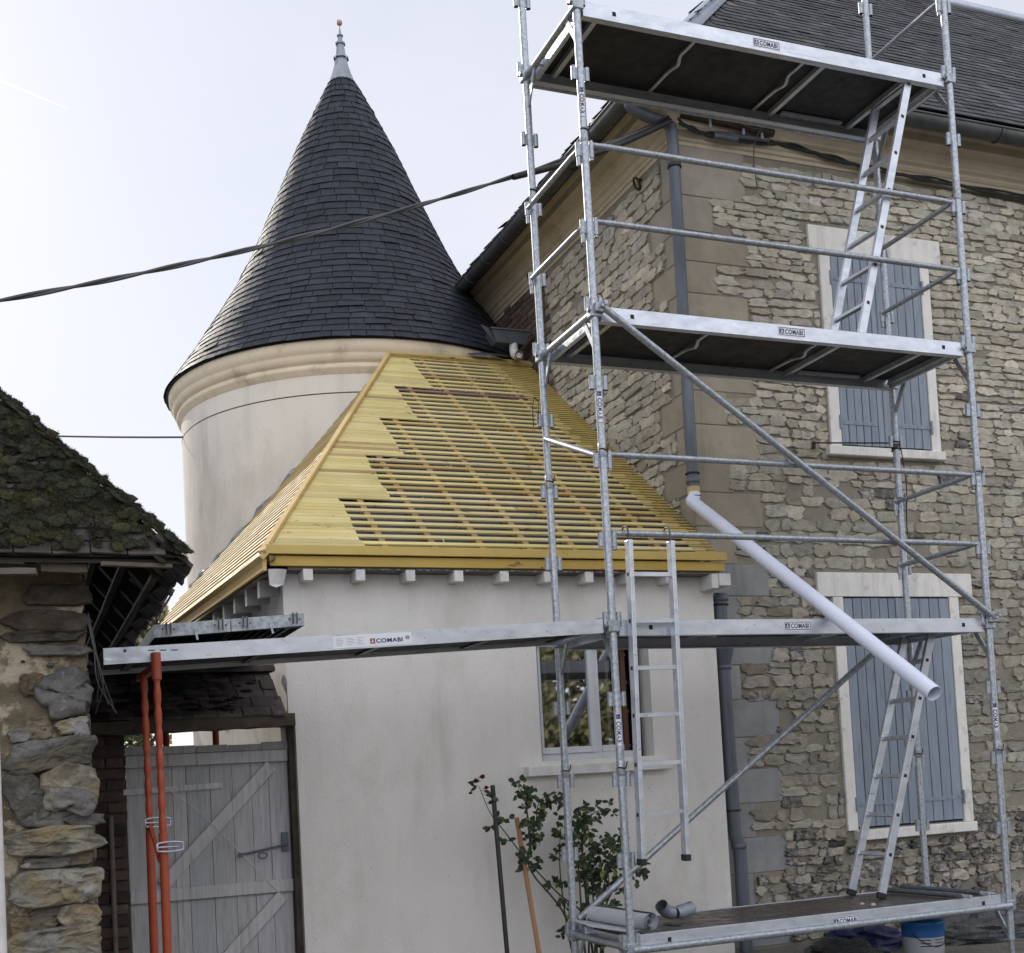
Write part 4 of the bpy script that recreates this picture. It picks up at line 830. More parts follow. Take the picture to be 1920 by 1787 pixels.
pts += [tuple(E1+V(rnd(-.12, .01), rnd(0, .15), rnd(-.01, .10))) for _ in range(60)]
mossy(m, pts, .021, 60, .011, V(.5, -.5, .7).normalized())
pts = []
for _ in range(240): t = rnd(0, 2.2); y = t+rnd(0, .3); pts.append(tuple(E1+V(-t, y, S2*t+.04)))
mossy(m, pts, .022, 40, .011, V(.6, 0, .8))
tag(m.build('moss', 'moss', bro), kind='stuff')
m = MB()
for k in range(5): a = V(-3.13, -.62+rnd(-.03, .03), 2.45-rnd(0, .1)); m.tube(curve([a, a+V(.02, 0, -.12), a+V(.03+rnd(0, .03), .05, -.28), a+V(rnd(.02, .14), .2, -.42)]), .0035, 5)
tag(m.build('loose_wires', 'greycable'), 'loose wires and roots hanging at the corner of the mossy barn', 'wire')
# white pole at the very left edge
m = MB(); m.tube([(-3.548, -2.2, -.05), (-3.55, -2.2, 1.745)], .030, 16); tag(m.build('white_post', 'whitewood'), 'pale upright post cut off by the left edge of the photo', 'post')
# ------------------------------------------------------------------ lettering
def text_mesh(body, size, bold=.0):
    cu = bpy.data.curves.new('lettering', 'FONT'); cu.body = body; cu.size = size; cu.offset = bold; cu.align_x = 'CENTER'; cu.align_y = 'CENTER'; cu.space_character = 1.08
    o = bpy.data.objects.new('lettering', cu); C.objects.link(o); bpy.context.view_layer.update(); dg = bpy.context.evaluated_depsgraph_get()
    me = bpy.data.meshes.new_from_object(o.evaluated_get(dg)); vs = [tuple(v.co) for v in me.vertices]; fs = [tuple(p.vertices) for p in me.polygons]
    bpy.data.objects.remove(o); bpy.data.curves.remove(cu); bpy.data.meshes.remove(me); return vs, fs
TXT = text_mesh('COMABI', 1.0, .026)
TXW = max(v[0] for v in TXT[0])-min(v[0] for v in TXT[0]); TXH = max(v[1] for v in TXT[0])-min(v[1] for v in TXT[0]); TX0 = min(v[0] for v in TXT[0]); TY0 = min(v[1] for v in TXT[0])
def sticker(parent, c, u, v, W, H, wrap=None, big=False, name='brand_sticker'):
    c = Vector(c); u = Vector(u).normalized(); v = Vector(v).normalized(); n = u.cross(v)
    def P(a, b, e):
        if wrap: t = b/wrap; return c+u*a+v*(math.sin(t)*(wrap+e))+n*(math.cos(t)*(wrap+e))
        return c+u*a+v*b+n*e
    mb = MB()
    def quad(a0, a1, b0, b1, e, mi, k=6):
        mb.m = mi
        for i in range(k): q0, q1 = b0+(b1-b0)*i/k, b0+(b1-b0)*(i+1)/k; mb.add([P(a0, q0, e), P(a1, q0, e), P(a1, q1, e), P(a0, q1, e)], [(0, 1, 2, 3)])
    quad(-W/2, W/2, -H/2, H/2, .0008, 0)
    if big:
        tx, tw, th = W*.21, W*.34, H*.36
        quad(tx-tw/2-H*.50, tx-tw/2-H*.08, -H*.30, H*.14, .0014, 2)
        for i in range(3):
            for r_ in range(5): quad(-W*.46+i*W*.13, -W*.46+i*W*.13+W*rnd(.05, .11), H*(.25-r_*.13), H*(.27-r_*.13), .0014, 3)
        for r_ in range(9): quad(W*.42+r_*W*.006, W*.42+r_*W*.006+W*.003, -H*.1, H*.2, .0014, 1)
        lx, ls = tx-tw/2-H*.29, H*.40; ly = -H*.08
    else:
        b_ = H*.07; e = .0014
        for q in ((-W/2+b_, W/2-b_, H/2-b_*2, H/2-b_), (-W/2+b_, W/2-b_, -H/2+b_, -H/2+b_*2), (-W/2+b_, -W/2+b_*2, -H/2+b_, H/2-b_), (W/2-b_*2, W/2-b_, -H/2+b_, H/2-b_)): quad(*q, e, 1)
        tx, tw, th = W*.075, W*.665, H*.54; ls = H*.54; lx = -W/2+b_*2.5+ls/2; ly = 0
        quad(lx-ls/2, lx+ls/2, -ls/2, ls/2, e, 1)
    mb.m = 0; e2 = .0020
    for tri in (((-.32, -.38), (-.16, -.38), (.02, .36), (-.08, .36)), ((.02, .36), (-.02, .16), (.18, -.38), (.34, -.38)), ((-.14, -.18), (-.10, -.06), (.12, -.06), (.16, -.18))):
        mb.add([P(lx+a*ls, ly+b*ls, e2) for a, b in tri], [(0, 1, 2, 3)])
    mb.m = 1; mb.add([P(tx-tw/2+(x-TX0)/TXW*tw, (y-TY0)/TXH*th-th/2+(ly if big else 0), .0022) for x, y, z in TXT[0]], TXT[1])
    return mb.build(name, ['stickw', 'navy', 'stickorange', 'greycable'], parent)
# ------------------------------------------------------------------ scaffold
LX, WY = 2.995, .845
def zl(k): return .45+(12-k)*.5
sc_ = thing('scaffold', 'galvanised tubular scaffold tower standing in front of the stone house corner', 'scaffold', (0, 0, 0))
TR = .0255
coup = None
POL = {1: (0, 0), 2: (0, WY), 3: (LX, 0), 4: (LX, WY)}
for pk, (x, y) in POL.items():
    top = 7.9; z0 = .12 if pk != 3 else .16
    m = MB(); m.tube([(x, y, z0), (x, y, top)], TR, 18, tint=(1.18,)*3)
    for zz in (1.0+.47, 3.47, 5.50): m.tube([(x, y, zz), (x, y, zz+.004), (x, y, zz+.09), (x, y, zz+.094)], TR, 18, rs=[TR, TR+.0022, TR+.0022, TR], cap=False)
    po = m.build('pole', 'galv', sc_)
    m = MB(); m.tube([(x, y, 0.0), (x, y, z0+.1)], .017, 12); m.box((x-.07, y-.07, 0), (x+.07, y+.07, .008))
    for i in range(16): m.tube([(x, y, .03+i*.010), (x, y, .035+i*.010)], .0195, 12)
    m.build('base_jack', 'galv', po)
    for k in range(-2, 13):
        z = zl(k)
        if coup is None:
            m = MB()
            for sx in (-1, 1):
                m.tube([(x+sx*.0465, y, z-.045), (x+sx*.0465, y, z+.045)], .0175, 12, cap=False); m.tube([(x+sx*.0465, y, z+.045), (x+sx*.0465, y, z-.045)], .0135, 12, cap=False); m.box((x+sx*.018, y-.006, z-.038), (x+sx*.036, y+.006, z+.038))
            coup = m.build('coupler', 'galv', po); cz = z
        else:
            c = coup.copy(); C.objects.link(c); c.parent = po; c.location = (x, y, z-cz)
    for zz in (1.52, 3.52, 5.58) if pk in (1, 2) else (1.50, 3.5):
        m = MB(); m.tube([V(x, y, zz)+V(math.cos(a)*(TR+.006), math.sin(a)*(TR+.006), .004*math.sin(a*2)) for a in [2*math.pi*k/14-2.6 for k in range(12)]], .0042, 6); m.tube([(x+.024, y-.026, zz), (x+.034, y-.026, zz+.04)], .0042, 6); m.build('locking_pin', 'iron', po)
def rail(a, b, r=.020, name='rail', plug=True, tint=None):
    a, b = Vector(a), Vector(b); m = MB(); d = (b-a).normalized(); e = .05
    m.tube([a, a+d*e, a+d*(e+.05), b-d*(e+.05), b-d*e, b], r, 14, rs=[r*.8, r*.8, r, r, r*.8, r*.8], tint=tint)
    if plug:
        for p in (a, b): m.tube([p+V(0, 0, .022), p-V(0, 0, .105)], .0135, 10)
    return m.build(name, 'galv', sc_)
for k in (2, 3, 6, 7): rail((.0465, -.0, zl(k)+.045), (LX-.0465, 0, zl(k)+.03))
for k in (-1, 2, 3, 6, 7): rail((LX-.0465, .0+(.0), zl(k)+.03), (LX-.0465, WY, zl(k)+.02), r=.018)
for k in (2, 3): rail((-.0465, 0, zl(k)+.0), (-.0465, WY, zl(k)+.0), r=.018)
rail((-.02, WY-.03, 3.815), (-.01, .03, 3.49), r=.020, plug=False)
m = MB(); m.tube([(.04, -.052, 4.42), (LX+.01, -.052, 2.44)], .0225, 14); m.build('diagonal_brace', 'galv', sc_)
m = MB(); m.tube([(.06, WY+.05, .50), (LX-.06, WY+.05, 2.47)], .0225, 14); m.build('diagonal_brace', 'galv', sc_)
for p in ((.02, -.03, 4.42), (LX, -.035, 2.44), (LX, WY+.02, 2.40)):
    m = MB(); p = Vector(p); m.box(p-V(.035, .03, .03), p+V(.035, .018, .03)); m.tube([p+V(0, -.06, .0), p+V(0, .02, 0)], .012, 8); m.tube([p+V(.02, -.065, .02), p+V(.02, -.03, .02)], .017, 6); m.build('swivel_clamp', 'galv', sc_, bevel=.006)
for k in (0, 4, 8, 12):
    z = zl(k)-.045
    for x in (0, LX):
        m = MB(); m.tube([(x, TR, z), (x, WY-TR, z)], .0235, 14)
        for y, s_ in ((0, 1), (WY, -1)): m.beam((x, y+s_*.02, z-.22), (x, y+s_*.15, z-.015), .012, .035)
        m.build('transom', 'galv', sc_)
        for y in (0, WY):
            m = MB(); m.box((x-.04, y-.032, z-.04), (x+.04, y+.032, z+.035)); 
            m.tube([(x-.045, y-.022, z), (x-.06, y-.022, z)], .014, 6); m.build('clamp', 'galv', sc_, bevel=.008)
m = MB(); m.tube([(0, -.02, .395), (LX, -.02, .40)], .025, 16); m.build('ledger', 'galv', sc_)
m = MB(); m.tube([(0, WY+.01, .395), (LX, WY+.01, .40)], .025, 16); m.build('ledger', 'galv', sc_)
m = MB(); m.tube([(0, WY+.01, 6.365), (LX, WY+.01, 6.365)], .025, 16); m.build('ledger', 'galv', sc_)
up1 = (.928, -.369, 0)
sticker(sc_, (0, 0, 5.755), (0, 0, -1), up1, .20, .050, wrap=TR+.0003)
sticker(sc_, (0, 0, 3.79), (0, 0, -1), up1, .21, .050, wrap=TR+.0003)
sticker(sc_, (0, 0, 1.755), (0, 0, -1), up1, .21, .050, wrap=TR+.0003)
sticker(sc_, (LX, 0, 1.735), (0, 0, -1), (.80, -.6, 0), .21, .050, wrap=TR+.0003)
# ------------------------------------------------------------------ decks
def deck(label, z, first=None):
    t = thing('scaffold_deck', label, 'scaffold platform', (0, 0, z), 'platforms of the scaffold')
    x0, x1, y0, y1 = .045, LX-.045, .0, WY-.02
    for y, s_ in ((y0, 1), (y1, -1)):
        m = MB(); m.box((x0, y, z-.10), (x1, y+s_*.006, z)); m.box((x0, y+s_*.0062, z-.10), (x1, y+s_*.05, z-.094)); m.box((x0, y+s_*.0062, z-.008), (x1, y+s_*.03, z-.0005))
        m.build('side_beam', 'alu', t, bevel=.002)
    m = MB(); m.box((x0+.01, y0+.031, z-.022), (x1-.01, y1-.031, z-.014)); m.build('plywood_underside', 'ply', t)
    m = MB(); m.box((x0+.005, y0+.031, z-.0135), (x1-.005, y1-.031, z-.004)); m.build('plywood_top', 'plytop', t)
    for x in (.16, 1.95, 2.66, 2.90):
        m = MB(); m.box((x, y0+.051, z-.062), (x+.035, y1-.051, z-.0225)); m.build('crossbar', 'alu', t, bevel=.002)
    for x in (.94, 1.82):
        m = MB(); P = curve([(x, y0+.05, z-.035), (x, y0+.20, z-.035), (x-.02, y0+.28, z-.05), (x+.0, y0+.36, z-.07), (x, y0+.50, z-.045), (x, y1-.05, z-.035)], 6)
        for a, b in zip(P, P[1:]): m.beam(a, b, .022, .012)
        m.build('bent_crossbar', 'alu', t)
    for x in (.27, 2.77):
        m = MB(); m.box((x-.013, y0-.0012, z-.062), (x+.013, y0-.0004, z-.034)); m.build('slot', 'dark', t, bevel=0)
    for x in (x0+.01, x1-.01):
        m = MB()
        for y in (.14, .66): m.beam((x, y, z-.03), (x+(-.055 if x < 1 else .055), y, z-.03), .03, .05)
        m.box((x-.012, y0+.05, z-.09), (x+.012, y1-.05, z-.023)); m.build('end_frame', 'alu', t, bevel=.003)
    m = MB(); m.box((2.05, y1-.1, z-.045), (2.6, y1-.052, z-.030)); m.build('hatch_hinge', 'alu', t)
    return t
d0 = deck('highest scaffold platform with a dark plywood underside, level with the slate roof', 6.442)
labels = {4: 'second scaffold platform from the top with the upper ladder standing on it', 8: 'middle scaffold platform crossed by the white plastic pipe', 12: 'lowest scaffold platform seen from above with a metal roll and zinc elbow on it'}
dz = {4: 4.446, 8: 2.446, 12: .482}; dk = {0: d0}
for k in (4, 8, 12): dk[k] = copy_tree(d0, (0, 0, dz[k]-6.442)); dk[k]['label'] = labels[k]
for k, x, z in ((0, 1.43, 6.442), (4, 1.482, 4.446), (8, 1.375, 2.446), (12, 1.606, .482)):
    sticker(dk[k], (x, -.0004, z-.046-(.012 if k == 12 else 0)), (1, 0, 0), (0, 0, 1), .215, .062)
m = MB(); m.box((1.58, -.0010, 6.37), (1.86, -.0006, 6.415)); m.build('worn_label', 'alu', d0)
# ------------------------------------------------------------------ left plank and trestles
def zp(x): return 2.306+(x+3.03)*(2.452-2.306)/2.97
lp = thing('steel_plank', 'long steel plank bridging from the scaffold to the orange trestle', 'plank', (-1.5, .3, 2.35))
def sheared(mb, x0, x1, y0, y1, za, zb, f=zp, tint=None):
    vs = [(x0, y0, f(x0)+za), (x1, y0, f(x1)+za), (x1, y1, f(x1)+za), (x0, y1, f(x0)+za), (x0, y0, f(x0)+zb), (x1, y0, f(x1)+zb), (x1, y1, f(x1)+zb), (x0, y1, f(x0)+zb)]
    mb.add(vs, [(0, 3, 2, 1), (4, 5, 6, 7), (0, 1, 5, 4), (1, 2, 6, 5), (2, 3, 7, 6), (3, 0, 4, 7)], tint)
m = MB(); sheared(m, -3.03, -.07, -.01, -.004, -.088, 0); sheared(m, -3.03, -.07, .60, .606, -.088, 0); m.build('side_beam', 'alu', lp)
m = MB(); sheared(m, -3.03, -.07, -.0038, .5998, -.010, -.002)
m.build('walking_surface', 'galv', lp)
m = MB()
for i in range(9): sheared(m, -3.0, -.09, .03+i*.064, .056+i*.064, -.062, -.0102, tint=(.8, .78, .72))
for x in (-2.9, -2.2, -1.5, -.8, -.2): sheared(m, x, x+.04, .0, .598, -.075, -.0625)
sheared(m, -3.03, -3.024, -.003, .599, -.088, -.011); m.build('ribs', 'zincdark', lp)
m = MB()
for y in (.08, .5): m.beam((-.07, y, 2.44), (.03, y, 2.45), .03, .05); m.beam((-.4, y, 2.36), (-.03, y-.05, 2.42), .02, .02)
m.build('hook', 'galv', lp)
ul_ = V(1, 0, (2.452-2.306)/2.97).normalized(); sticker(lp, (-1.55, -.0104, zp(-1.55)-.044), ul_, V(0, 0, 1)-ul_*ul_.z, .47, .070, big=True)
m = MB(); m.tube([(-2.92, -.0112, zp(-2.92)-.02), (-2.92, -.0104, zp(-2.92)-.02)], .009, 6); 
for r_ in range(3): m.box((-2.80+r_*.06, -.0112, zp(-2.8)-.028), (-2.765+r_*.06, -.0106, zp(-2.8)-.022))
m.build('stamped_marks', 'zincdark', lp)
proto = None
for i, (x0, lab) in enumerate(((-2.765, 'spare steel plank lying crosswise, end hooks towards the viewer, nearer the barn'), (-2.352, 'spare steel plank lying crosswise on the long plank, nearer the lean-to window'))):
    t = thing('steel_plank', lab, 'plank', (x0, 0, 2.39), 'spare steel planks stacked crosswise'); x1 = x0+.408; f = lambda x: 2.430+(x+2.765)*.075
    m = MB(); sheared(m, x0, x1, -.012, -.006, -.07, 0, f); sheared(m, x0, x1, 2.72, 2.726, -.07, 0, f); sheared(m, x0, x0+.004, -.0055, 2.7195, -.07, 0, f); sheared(m, x1-.004, x1, -.0055, 2.7195, -.07, 0, f); m.build('rim', 'galv', t)
    m = MB(); sheared(m, x0+.0045, x1-.0045, -.005, 2.719, -.006, -.001, f); m.build('walking_surface', 'galv', t)
    m = MB()
    for k in range(7): sheared(m, x0+.03+k*.052, x0+.05+k*.052, .01, 2.70, -.06, -.0065, f)
    sheared(m, x0+.02, x1-.02, .05, .09, -.068, -.0605, f); sheared(m, x0+.02, x1-.02, 2.0, 2.05, -.068, -.0605, f); m.build('ribs', 'zincdark', t)
    for x in (x0+.075, x1-.055):
        m = MB(); z = f(x); m.beam((x-.011, -.012, z+.004), (x-.011, -.035, z-.004), .005, .012); m.beam((x-.011, -.033, z), (x-.011, -.031, z-.058), .006, .016); m.beam((x+.011, -.033, z), (x+.011, -.031, z-.058), .006, .016); m.beam((x+.011, -.012, z+.004), (x+.011, -.035, z-.004), .005, .012); m.tube([(x-.03, -.0125, z-.03), (x-.03, -.014, z-.03)], .006, 8); m.tube([(x+.03, -.0125, z-.03), (x+.03, -.014, z-.03)], .006, 8); m.build('hook', 'zincdark', t)
    m = MB(); x = x0+.215; z = f(x); m.beam((x, -.016, z-.035), (x+.012, -.018, z-.10), .012, .006, up=(0, 1, 0)); m.build('wind_latch', 'galv', t)
tr = thing('trestle', 'orange telescopic trestle standing in front of the gate under the planks', 'trestle', (-2.77, .15, 0), 'orange trestles')
def tw_(mb, x, y, z0, z1, r, n=14):
    N_ = 70; pts = []; rs = []
    for i in range(N_+1): z = z0+(z1-z0)*i/N_; pts.append((x, y, z)); rs.append(r*(1.06-.26*(.5+.5*math.cos((z-z0)*2*math.pi/.115))**2))
    mb.tube(pts, r, n, rs=rs)
xa, xb_ = -2.765, -2.80
m = MB(); tw_(m, xa, -.045, 1.30, 2.17, .019); m.tube([(xa-.006, -.045, 0), (xa, -.045, 1.31)], .0235, 16); m.tube([(xa, -.045, 2.13), (xa, -.045, 2.275)], .026, 16); m.build('leg', 'orange', tr)
m = MB(); tw_(m, xb_, .30, 1.38, 2.20, .019); m.tube([(xb_-.006, .30, 0), (xb_, .30, 1.39)], .0235, 16); m.build('leg', 'orange', tr)
m = MB(); m.beam((xa-.005, -.02, 2.195), (xb_, .60, 2.195), .035, .035); m.build('crossbar', 'orange', tr)
m = MB(); m.beam((xa-.02, -.045, 1.16), (xb_, .30, 1.36), .02, .02); m.build('crossbar', 'orange', tr)
for x, y, z in ((xa+.03, -.06, 1.235), (xb_+.04, .28, 1.36)):
    m = MB(); P = []
    for k in range(24): a = 2*math.pi*k/24; P.append(V(x+.068*max(-1, min(1, 1.5*math.cos(a))), y-.02+.01*math.cos(a), z+.026*math.sin(a)))
    m.tube(P, .0055, 8, closed=True); m.tube([(x-.068, y-.02, z), (x+.045, y+.0, z-.002)], .0055, 8); m.build('locking_ring', 'zinclight', tr)
for (x, y) in ((xa-.006, -.045), (xb_-.006, .3)):
    m = MB(); m.box((x-.30, y-.02, 0), (x+.30, y+.02, .03)); m.build('foot', 'orange', tr)
tr2 = thing('trestle', 'second orange trestle partly hidden behind the tiled gate lintel', 'trestle', (-2.25, 2.5, 0), 'orange trestles')
m = MB(); m.tube([(-2.46, 2.5, 0), (-2.46, 2.5, 2.32)], .024, 12); m.build('leg', 'orange', tr2)
m = MB(); m.tube([(-2.10, 2.5, 0), (-2.10, 2.5, 2.36)], .024, 12); m.tube([(-1.955, 2.5, 2.33), (-1.955, 2.5, 2.47)], .026, 12); m.build('leg', 'orange', tr2)
m = MB(); m.beam((-2.9, 2.5, 2.325), (-1.96, 2.5, 2.39), .03, .03); m.build('crossbar', 'orange', tr2)
# ------------------------------------------------------------------ ladders
def ladder(label, a0, a1, b0, b1, rungs, w_=.062, t_=.029, feet=True, group='aluminium ladders'):
    a0, a1, b0, b1 = map(Vector, (a0, a1, b0, b1)); t = thing('ladder', label, 'ladder', (a0+b0)/2, group); ax = (b0-a0).normalized()
    for p, q in ((a0, a1), (b0, b1)):
        m = MB(); m.beam(p, q, w_, t_, up=ax); r = m.build('side_rail', 'alu', t, bevel=.004, bseg=2)
        if feet: m = MB(); d = (q-p).normalized(); m.beam(p-d*.012, p+d*.03, w_+.008, t_+.008, up=ax); m.build('rubber_foot', 'rubber', r, bevel=.004)
    for f in rungs:
        p = a0.lerp(a1, f); q = b0.lerp(b1, f); m = MB(); d = (a1-a0).normalized(); m.beam(p+ax*(t_/2), q-ax*(t_/2), .030, .026, up=d); 
        m.m = 1; m.beam(q+ax*(t_/2+.0002), q+ax*(t_/2+.0014), .026, .024, up=d); m.beam(p-ax*(t_/2+.0014), p-ax*(t_/2+.0002), .026, .024, up=d); m.build('rung', ['alu', 'rubber'], t, bevel=.003)
    return t
hl_ = ladder('short aluminium ladder hooked over the scaffold rail in front of the white wall', (.078, -.055, .925), (.12, -.055, 2.94), (.392, -.055, .93), (.418, -.055, 2.94), [(z-.925)/2.015 for z in (2.725, 2.43, 2.135, 1.84, 1.535, 1.225)])
for x in (.12, .418):
    m = MB(); m.tube(curve([(x, -.05, 2.90), (x, -.052, 3.0), (x, -.03, 3.032), (x, .015, 3.03), (x, .034, 2.99)]), .006, 8); m.build('hook', 'zincdark', hl_)
ladder('inclined aluminium ladder rising from the lowest platform past the lower blue shutters', (2.235, .77, .495), (2.885, .77, 2.40), (2.23, .42, .495), (2.845, .42, 2.40), [(z-.495)/1.905 for z in (2.19, 1.91, 1.63, 1.35, 1.07, .79)])
ladder('bright inclined aluminium ladder hanging under the highest platform', (2.09, .40, 4.455), (2.655, .40, 6.36), (2.10, .055, 4.455), (2.665, .055, 6.36), [(.12+i*.1475) for i in range(6)]+[.99], feet=False)
# ------------------------------------------------------------------ white pipe
m = MB(); a, b = V(1.625, 1.685, 3.63), V(1.62, -.985, 1.862); d = (b-a).normalized()
m.tube(curve([(1.66, 1.70, 3.70), (1.655, 1.695, 3.665), a, a+d*.06], 6)+[b], .050, 28, cap=False); m.tube([b, a+d*.1], .0465, 28, cap=False)
ring = []; q = d.orthogonal().normalized(); s_ = d.cross(q)
for r in (.0465, .05): ring += [b+q*(r*math.cos(2*math.pi*k/28))+s_*(r*math.sin(2*math.pi*k/28)) for k in range(28)]
m.add(ring, [(k, (k+1) % 28, 28+(k+1) % 28, 28+k) for k in range(28)])
tag(m.build('plastic_pipe', 'pvc'), 'white plastic pipe slanting down from the corner downpipe across the scaffold', 'pipe')
m = MB(); c = V(1.66, 1.70, 3.68); m.tube([c+V(.056*math.cos(t), .056*math.sin(t), .01*math.sin(t)) for t in [2*math.pi*k/16 for k in range(17)]], .004, 6); m.tube(curve([c+V(-.05, 0, 0), c+V(-.16, .0, -.05), c+V(-.2, -.05, -.04)]), .004, 6)
tag(m.build('tie_wire', 'greycable'), 'thin wire tied round the joint of downpipe and white plastic pipe', 'wire')
# tie to the wall and wire round the rear pole
m = MB(); m.tube([(2.90, 1.80, 4.20), (3.03, .88, 3.955)], .006, 8); m.tube([(2.90, 1.76, 4.20), (2.90, 1.76, 4.14)], .014, 8)
for k in range(4): m.tube([V(LX, WY, 3.955-k*.022)+V(.033*math.cos(t), .033*math.sin(t), .008*math.sin(t+k)) for t in [2*math.pi*j/14 for j in range(15)]], .0055, 6)
m.tube(curve([(LX+.03, WY-.02, 3.9), (LX+.05, WY-.03, 3.6), (LX+.035, WY-.02, 3.3), (LX+.05, WY-.02, 3.1)]), .005, 6)
tag(m.build('anchor_tie', 'iron'), 'thin rusty tie wire wrapped round the rear pole and anchored beside the upper window', 'wire')
m = MB(); c = V(-.055, WY-.02, 4.02); m.tube(curve([c+V(0, 0, .06), c+V(-.03, 0, .08), c+V(-.045, 0, .0), c+V(-.045, 0, -.12)]), .004, 6); m.tube(curve([c+V(0, 0, .07), c+V(-.01, -.01, .0), c+V(-.012, 0, -.1)]), .004, 6)
tag(m.build('wire_hook', 'cable'), 'small dark wire hook dangling from the left rear pole over the battens', 'hook')
# ------------------------------------------------------------------ things on and under the lowest deck
t = thing('metal_roll', 'rolled grey metal sheet lying at the left end of the lowest platform', 'roll', (.12, .4, .49))
m = MB(); a = V(.10, .74, .553); b = V(.155, .02, .553); d = (b-a).normalized(); q = V(0, 0, 1); s_ = d.cross(q).normalized(); vs = []; fs = []; N_ = 90
for i in range(N_+1):
    th = i/N_*2*math.pi*3.2; r = .060-.012*th/(2*math.pi); 
    for p in (a, b): vs.append(p+q*(r*math.cos(th))+s_*(-r*math.sin(th)))
for i in range(N_): fs.append((i*2, i*2+2, i*2+3, i*2+1))
m.add(vs, fs, smooth=True); m.build('rolled_sheet', 'roll', t)
m = MB(); m.add([(-.03, .80, .512), (.10, .76, .496), (.14, .10, .494), (.02, .05, .496), (-.06, .45, .50)], [(0, 4, 3, 2, 1)]); m.build('loose_flap', 'roll', t)
t = thing('pipe_elbow', 'old dented zinc pipe elbow lying on the lowest platform', 'pipe', (.55, .42, .49))
m = MB(); m.tube(curve([(.44, .40, .60), (.475, .42, .565), (.51, .43, .545), (.54, .44, .54)]), .044, 20, cap=False, tint=(1.9, 1.85, 1.75)); m.tube(curve([(.54, .44, .54), (.51, .43, .545), (.475, .42, .565), (.441, .40, .599)]), .040, 20, cap=False); m.build('bend', 'zinc', t)
m = MB(); m.tube([(.565, .43, .535), (.60, .44, .537), (.60, .44, .537), (.69, .47, .545), (.71, .48, .56)], .045, 20, rs=[.036, .045, .047, .046, .040], cap=False, tint=(2.2, 2.15, 2.1)); m.tube([(.709, .48, .56), (.60, .44, .537), (.566, .43, .535)], .036, 20, rs=[.037, .042, .033], cap=False); m.build('sleeve', 'zinc', t)
m = MB(); P = [V(.46+.06*math.cos(a)*rnd(.6, 1.2), .30+.08*math.sin(a)*rnd(.6, 1.2), .481+rnd(0, .012)) for a in [2*math.pi*k/11 for k in range(11)]]
m.add(P+[V(.46, .3, .488)], [(k, (k+1) % 11, 11) for k in range(11)]); tag(m.build('plastic_scrap', 'plastic'), 'crumpled clear plastic scrap beside the zinc elbow', 'scrap')
t = thing('loose_tubes', 'two loose grey tubes lying across the right end of the lowest platform', 'tube', (2.6, .4, .49))
for a, b in (((2.50, .74, .505), (2.57, -.03, .505)), ((2.70, .78, .505), (2.775, .02, .505))):
    m = MB(); a, b = Vector(a), Vector(b); m.tube([a, b], .019, 14, tint=(.45, .45, .45)); d = (b-a).normalized(); m.tube([b, b+d*.07], .0135, 12, tint=(1.3, 1.3, 1.3)); m.build('tube', 'galv', t)
random.seed(3)
for k in range(9):
    x, y = rnd(.7, 2.7), rnd(.1, .7); s_ = rnd(.008, .018); m = MB(); stone(m, lambda u, v, d: (u, v, .479+d), x, y, s_*2, s_*1.4, s_*.8, (1, .95, .85), n=8, jag=.3)
    if k < 4: tag(m.build('rubble_chip', 'stone' if k % 2 else 'tile'), 'small stone chips scattered on the lowest platform', 'chip', 'chips on the lowest platform')
t = thing('paint_bucket', 'white and blue paint bucket standing under the lowest platform', 'bucket', (2.66, .52, 0)); bc = (2.66, .52)
m = MB(); m.lathe([(.0, -.02), (.142, -.02), (.150, .215)], bc, 40); m.build('body', 'bucketwhite', t)
m = MB(); m.lathe([(.1505, .17), (.152, .205), (.153, .255), (.159, .26), (.159, .275), (.152, .285), (.0, .287)], bc, 40); m.build('lid', 'bucketblue', t)
m = MB(); m.tube([(bc[0]+.158*math.cos(a), bc[1]+.158*math.sin(a)-.0, .205-.10*math.sin(math.pi*(a+2.8)/2.4)) for a in [-2.8+2.4*k/20 for k in range(21)]], .0035, 6); m.build('handle', 'iron', t)
m = MB()
for r_ in range(3):
    for s0 in (-2.4, -1.7): m.lathe([(.1502-r_*.0006, .15-r_*.022), (.1505-r_*.0006, .156-r_*.022)], bc, 8, a0=s0, a1=s0+.5)
m.build('print', 'navy', t)
def crumple(name, matn, c, s, seed, label, cat, n=18):
    m = MB(); vs = []; fs = []
    for j in range(n+1):
        for i in range(n):
            th = math.pi*j/n; a = 2*math.pi*i/n; d = V(math.cos(a)*math.sin(th), math.sin(a)*math.sin(th), math.cos(th)); q = 1+.35*noise.noise(d*2.2+V(seed, 0, 0))+.18*noise.noise(d*6+V(seed, 1, 0)); vs.append((c[0]+d.x*s[0]*q, c[1]+d.y*s[1]*q, max(-.02, c[2]+d.z*s[2]*q)))
    for j in range(n):
        for i in range(n): i2 = (i+1) % n; fs.append((j*n+i, (j+1)*n+i, (j+1)*n+i2, j*n+i2))
    m.add(vs, fs, smooth=False); return tag(m.build(name, matn), label, cat)
crumple('blue_bag', 'blue', (2.62, 1.15, .06), (.30, .22, .16), 3, 'crumpled blue plastic bag beside the paint bucket', 'bag')
crumple('clear_sheet', 'plastic', (2.25, .95, .02), (.30, .22, .12), 9, 'clear plastic sheet heaped below the lowest platform', 'sheet')
crumple('plastic_heap', 'plastic', (3.75, 1.1, .02), (.75, .35, .19), 5, 'grey plastic sheeting heaped behind the right front pole', 'sheet', 24)
m = MB(); m.beam((1.22, .55, .06), (1.42, .35, .16), .05, .022); tag(m.build('timber_offcut', 'offcut', bevel=.003), 'small yellow timber offcut leaning below the lowest platform', 'offcut')
